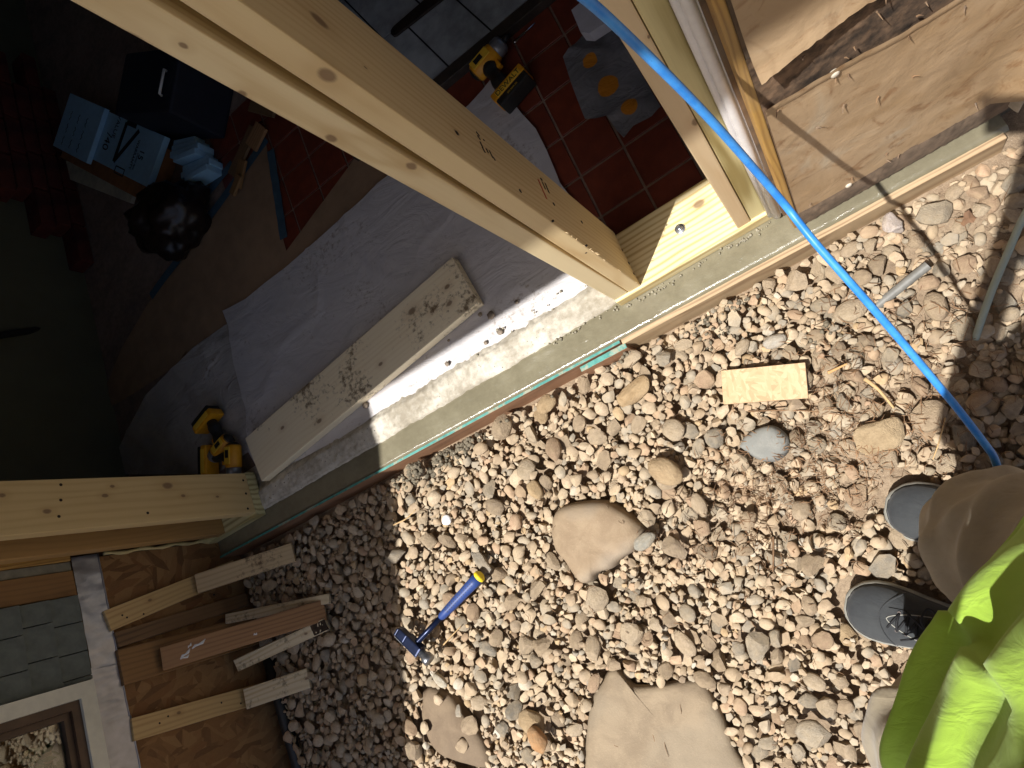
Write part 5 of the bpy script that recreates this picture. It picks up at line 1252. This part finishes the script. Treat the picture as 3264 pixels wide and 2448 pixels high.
l1 = leg([ank1 + Vector((0.0, 0.0, -0.055)), ank1 + Vector((-0.008, 0.008, 0.12)), knee1, (hip1 + knee1) / 2 + Vector((-0.01, 0.012, 0)), hip1 + Vector((-0.01, 0, 0.03))], [0.078, 0.083, 0.098, 0.110, 0.112], 1.0)
l2 = leg([ank2 + Vector((0.0, 0.0, -0.055)), ank2 + Vector((-0.012, -0.004, 0.13)), knee2, (hip2 + knee2) / 2, hip2 + Vector((0, 0, 0.03))], [0.060, 0.068, 0.094, 0.108, 0.110], 4.0)
pv = IV3 * np.array([0.175, 0.175, 0.13]) + np.array([0.378, -0.932, 0.93])
add('trousers', join(l1, l2, ([tuple(v) for v in pv], IF3.tolist())), M['trouser'], person, smooth=True)
# shirt: lofted rings with slanting folds and a rolled hem
M['shirt'] = mat_cloth('lime_shirt', s2l(178, 218, 70), s2l(190, 228, 86), 0.8, 1300)
def shirt():
    st = [(0.880, (0.374, -0.898), 0.222, 0.166), (0.92, (0.374, -0.900), 0.220, 0.166), (0.99, (0.374, -0.906), 0.216, 0.164), (1.12, (0.374, -0.916), 0.210, 0.156), (1.28, (0.365, -0.940), 0.206, 0.140), (1.44, (0.368, -0.952), 0.206, 0.120), (1.54, (0.360, -0.950), 0.196, 0.100), (1.60, (0.335, -0.928), 0.135, 0.082), (1.635, (0.310, -0.906), 0.078, 0.072)]
    Z = np.array([s[0] for s in st]); n, seg = 190, 220; V, Fa = [], []
    for i in range(n):
        z = Z[0] + (Z[-1] - Z[0]) * i / (n - 1); cx = np.interp(z, Z, [s[1][0] for s in st]); cy = np.interp(z, Z, [s[1][1] for s in st]); A = np.interp(z, Z, [s[2] for s in st]); B = np.interp(z, Z, [s[3] for s in st])
        for k in range(seg):
            a = 2 * math.pi * k / seg; fall = min(1.0, max(0.0, 1.45 - z) / 0.40)
            q1 = 44.0 * z + 2.6 * a + 2.2 * nz(math.cos(a) * 1.5, math.sin(a) + z * 2, 1.2, 2); q2 = 46 * z - 2.6 * a + 2.0 * nz(math.sin(a) * 2, z * 4, 1.5, 5)
            f1 = 0.5 + 0.5 * math.sin(q1); f2 = 0.5 + 0.5 * math.sin(q2); am = 0.55 + 0.45 * nz(a * 1.1, z * 3, 1.0, 11)
            d = fall * (0.036 * am * f1 ** 1.8 + 0.012 * f2 ** 2) - 0.012 * fall + 0.010 * nz(math.cos(a) * 2, z * 5, 1.0, 9) * (0.3 + 0.7 * min(1, fall)) + 0.0015 * nz(a * 6, z * 30, 1.0, 4)
            zz = z + 0.018 * math.sin(2 * a + 0.6) * max(0, 1 - (z - Z[0]) / 0.2) + 0.010 * math.sin(5 * a) * max(0, 1 - (z - Z[0]) / 0.12)
            if i == 0: d -= 0.006
            if i in (2, 3, 4): d += 0.0035
            ca, sa = math.cos(a), math.sin(a); bx = min(1.0, max(0.0, (1.5 - z) / 0.4)); p = Vector((cx, cy, zz)) + fac * (B + d) * math.copysign(abs(ca) ** (1 - 0.38 * bx), ca) + lft * (A + d) * math.copysign(abs(sa) ** (1 - 0.18 * bx), sa); V.append(tuple(p))
    for i in range(n - 1):
        for k in range(seg): Fa.append((i * seg + k, i * seg + (k + 1) % seg, (i + 1) * seg + (k + 1) % seg, (i + 1) * seg + k))
    return V, Fa
def sleeve(sho, elb, seed):
    P = spline([sho.lerp(SHO, 0.4), sho, sho.lerp(elb, 0.55), sho.lerp(elb, 0.85)], 24)
    return tube(P, list(np.linspace(0.085, 0.078, 24)), 32, False, lambda t, a: 0.006 * math.sin(3 * a + 8 * t + seed) + 0.005 * nz(t * 5, a, 1.0, seed))
s0 = SHO
add('shirt', join(shirt(), sleeve(s0 + lft * 0.20, ELL, 1), sleeve(s0 - lft * 0.20, ELR, 2)), M['shirt'], person, smooth=True)
# shoes
M['suede'] = mat_cloth('grey_suede', s2l(46, 48, 50), s2l(62, 64, 64), 0.9, 700)
M['sole'] = plain('grey_sole', s2l(150, 148, 138), 0.7, 0.15, 60)
M['lace'] = plain('lace', s2l(26, 26, 28), 0.8)
SW = [(0.0, 0.030, 0.070), (0.05, 0.040, 0.082), (0.2, 0.044, 0.098), (0.38, 0.044, 0.098), (0.5, 0.049, 0.090), (0.62, 0.056, 0.076), (0.74, 0.0595, 0.064), (0.84, 0.0575, 0.057), (0.92, 0.048, 0.052), (0.97, 0.034, 0.045), (1.0, 0.010, 0.034)]
def wid(s): return float(np.interp(s, [a[0] for a in SW], [a[1] for a in SW]))
def hgt(s): return float(np.interp(s, [a[0] for a in SW], [a[2] for a in SW]))
def shoe(toe, label_side):
    L = 0.295; e = empty('shoe', toe - SD * L, ) if False else None
    z0 = 0.034; m = frame(Vector((toe.x, toe.y, z0)) - SD * L, SD, (0, 0, 1))
    V, Fa = [], []; seg, n = 24, 44
    for i in range(n):
        s = i / (n - 1); s = 1 - (1 - s) ** 1.35; w, h = wid(s), hgt(s)
        for k in range(seg + 1):
            a = math.pi * k / seg; c_, s_ = math.cos(a), math.sin(a)
            V.append((s * L, w * math.copysign(abs(c_) ** 0.75, c_), 0.018 + (h - 0.018) * abs(s_) ** 0.8))
    for i in range(n - 1):
        for k in range(seg): Fa.append((i * (seg + 1) + k, i * (seg + 1) + k + 1, (i + 1) * (seg + 1) + k + 1, (i + 1) * (seg + 1) + k))
    up = add('shoe', (V, Fa), M['suede'], person, m, True)
    def ring(off, zz): 
        out = []
        for i in range(30): s = i / 29; s = 1 - (1 - s) ** 1.5; out.append((s * L + off * (0.9 if s > 0.97 else (-0.9 if s < 0.02 else 0)), wid(s) + off, zz))
        return out + [(x, -y, z) for x, y, z in out[::-1]]
    rs = [ring(0.001, 0.0), ring(0.005, 0.004), ring(0.0055, 0.010), ring(0.003, 0.0125), ring(0.0052, 0.015), ring(0.005, 0.021), ring(0.001, 0.025)]
    N = len(rs[0]); SV = [p for r in rs for p in r]; SF = [(r * N + k, r * N + (k + 1) % N, (r + 1) * N + (k + 1) % N, (r + 1) * N + k) for r in range(len(rs) - 1) for k in range(N)] + [tuple(range(N))[::-1]]
    add('sole', (SV, SF), M['sole'], up, m, True)
    # lacing panel, eyelets, laces and bow
    def on(s, t, lift=0.0): # a point on the upper, t = -1..1 across
        w, h = wid(s), hgt(s); a = math.acos(max(-1, min(1, math.copysign(abs(t) ** (1 / 0.75), t)))); return Vector((s * L, w * t, 0.018 + (h - 0.018) * abs(math.sin(a)) ** 0.8 + lift))
    add('lace_panel', grid(14, 14, lambda u, v: tuple(on(0.44 + 0.30 * u, (v - 0.5) * 1.25 * (1 - 0.40 * u), 0.0028))), M['suede'], up, m, True)
    add('seam', tube([on(0.79 - 0.14 * t * t, t * 0.98, 0.001) for t in np.linspace(-1, 1, 21)], 0.0022, 6), M['suede'], up, m, True)
    add('toe_seam', tube([on(0.745 - 0.26 * abs(t) ** 1.5, t * 0.58, 0.0034) for t in np.linspace(-1, 1, 21)], 0.0012, 5), M['sole'], up, m, True)
    lc = []
    for k in range(4):
        s = 0.50 + 0.058 * k; hw = 0.42 - 0.04 * k
        lc.append(tube([on(s, -hw, 0.005), on(s + 0.008, 0, 0.008), on(s, hw, 0.005)], 0.0026, 6)); lc.append(tube([on(s, -hw, 0.004), on(s + 0.03, 0, 0.009), on(s + 0.058, hw, 0.005)], 0.0022, 6))
    for sg in (-1, 1):
        c0 = on(0.51, 0, 0.010); lc.append(tube(spline([c0, c0 + Vector((0.012, 0.022 * sg, 0.012)), c0 + Vector((0.004, 0.046 * sg, 0.006)), c0 + Vector((-0.012, 0.036 * sg, 0.004)), c0], 22), 0.0024, 6))
        lc.append(tube(spline([c0, c0 + Vector((0.018, 0.016 * sg, 0.010)), c0 + Vector((0.040, 0.030 * sg, -0.002))], 12), 0.0022, 6))
    add('laces', join(*lc), M['lace'], up, m, True)
    ey = [xf(lathe([(0.0035, -0.001), (0.0035, 0.001), (0.002, 0.001)], 8), Matrix.Translation(on(0.50 + 0.058 * k, sg * (0.44 - 0.04 * k), 0.0035))) for k in range(4) for sg in (-1, 1)]
    add('eyelet', join(*ey), M['nail'], up, m, kind='stuff')
shoe(T1, 1); shoe(T2, 2)
# phone in the hands, just behind the lens
pm0 = Matrix.Identity(4); pc = CP + BA * 0.010 - RA * 0.022 + UA * 0.030
for i in range(3):
    pm0[i][0] = RA[i]; pm0[i][1] = UA[i]; pm0[i][2] = BA[i]; pm0[i][3] = pc[i]
ph = empty('phone', pc, label='dark slim phone held out in both hands by the person', category='phone')
add('case', bbox(-0.076, 0.076, -0.037, 0.037, -0.004, 0.0035, 0.003), M['tool_black'], ph, pm0)
add('screen', bbox(-0.071, 0.071, -0.034, 0.034, 0.0036, 0.0042, 0.0002, 1), plain('phone_glass', s2l(16, 16, 18), 0.1), ph, pm0)
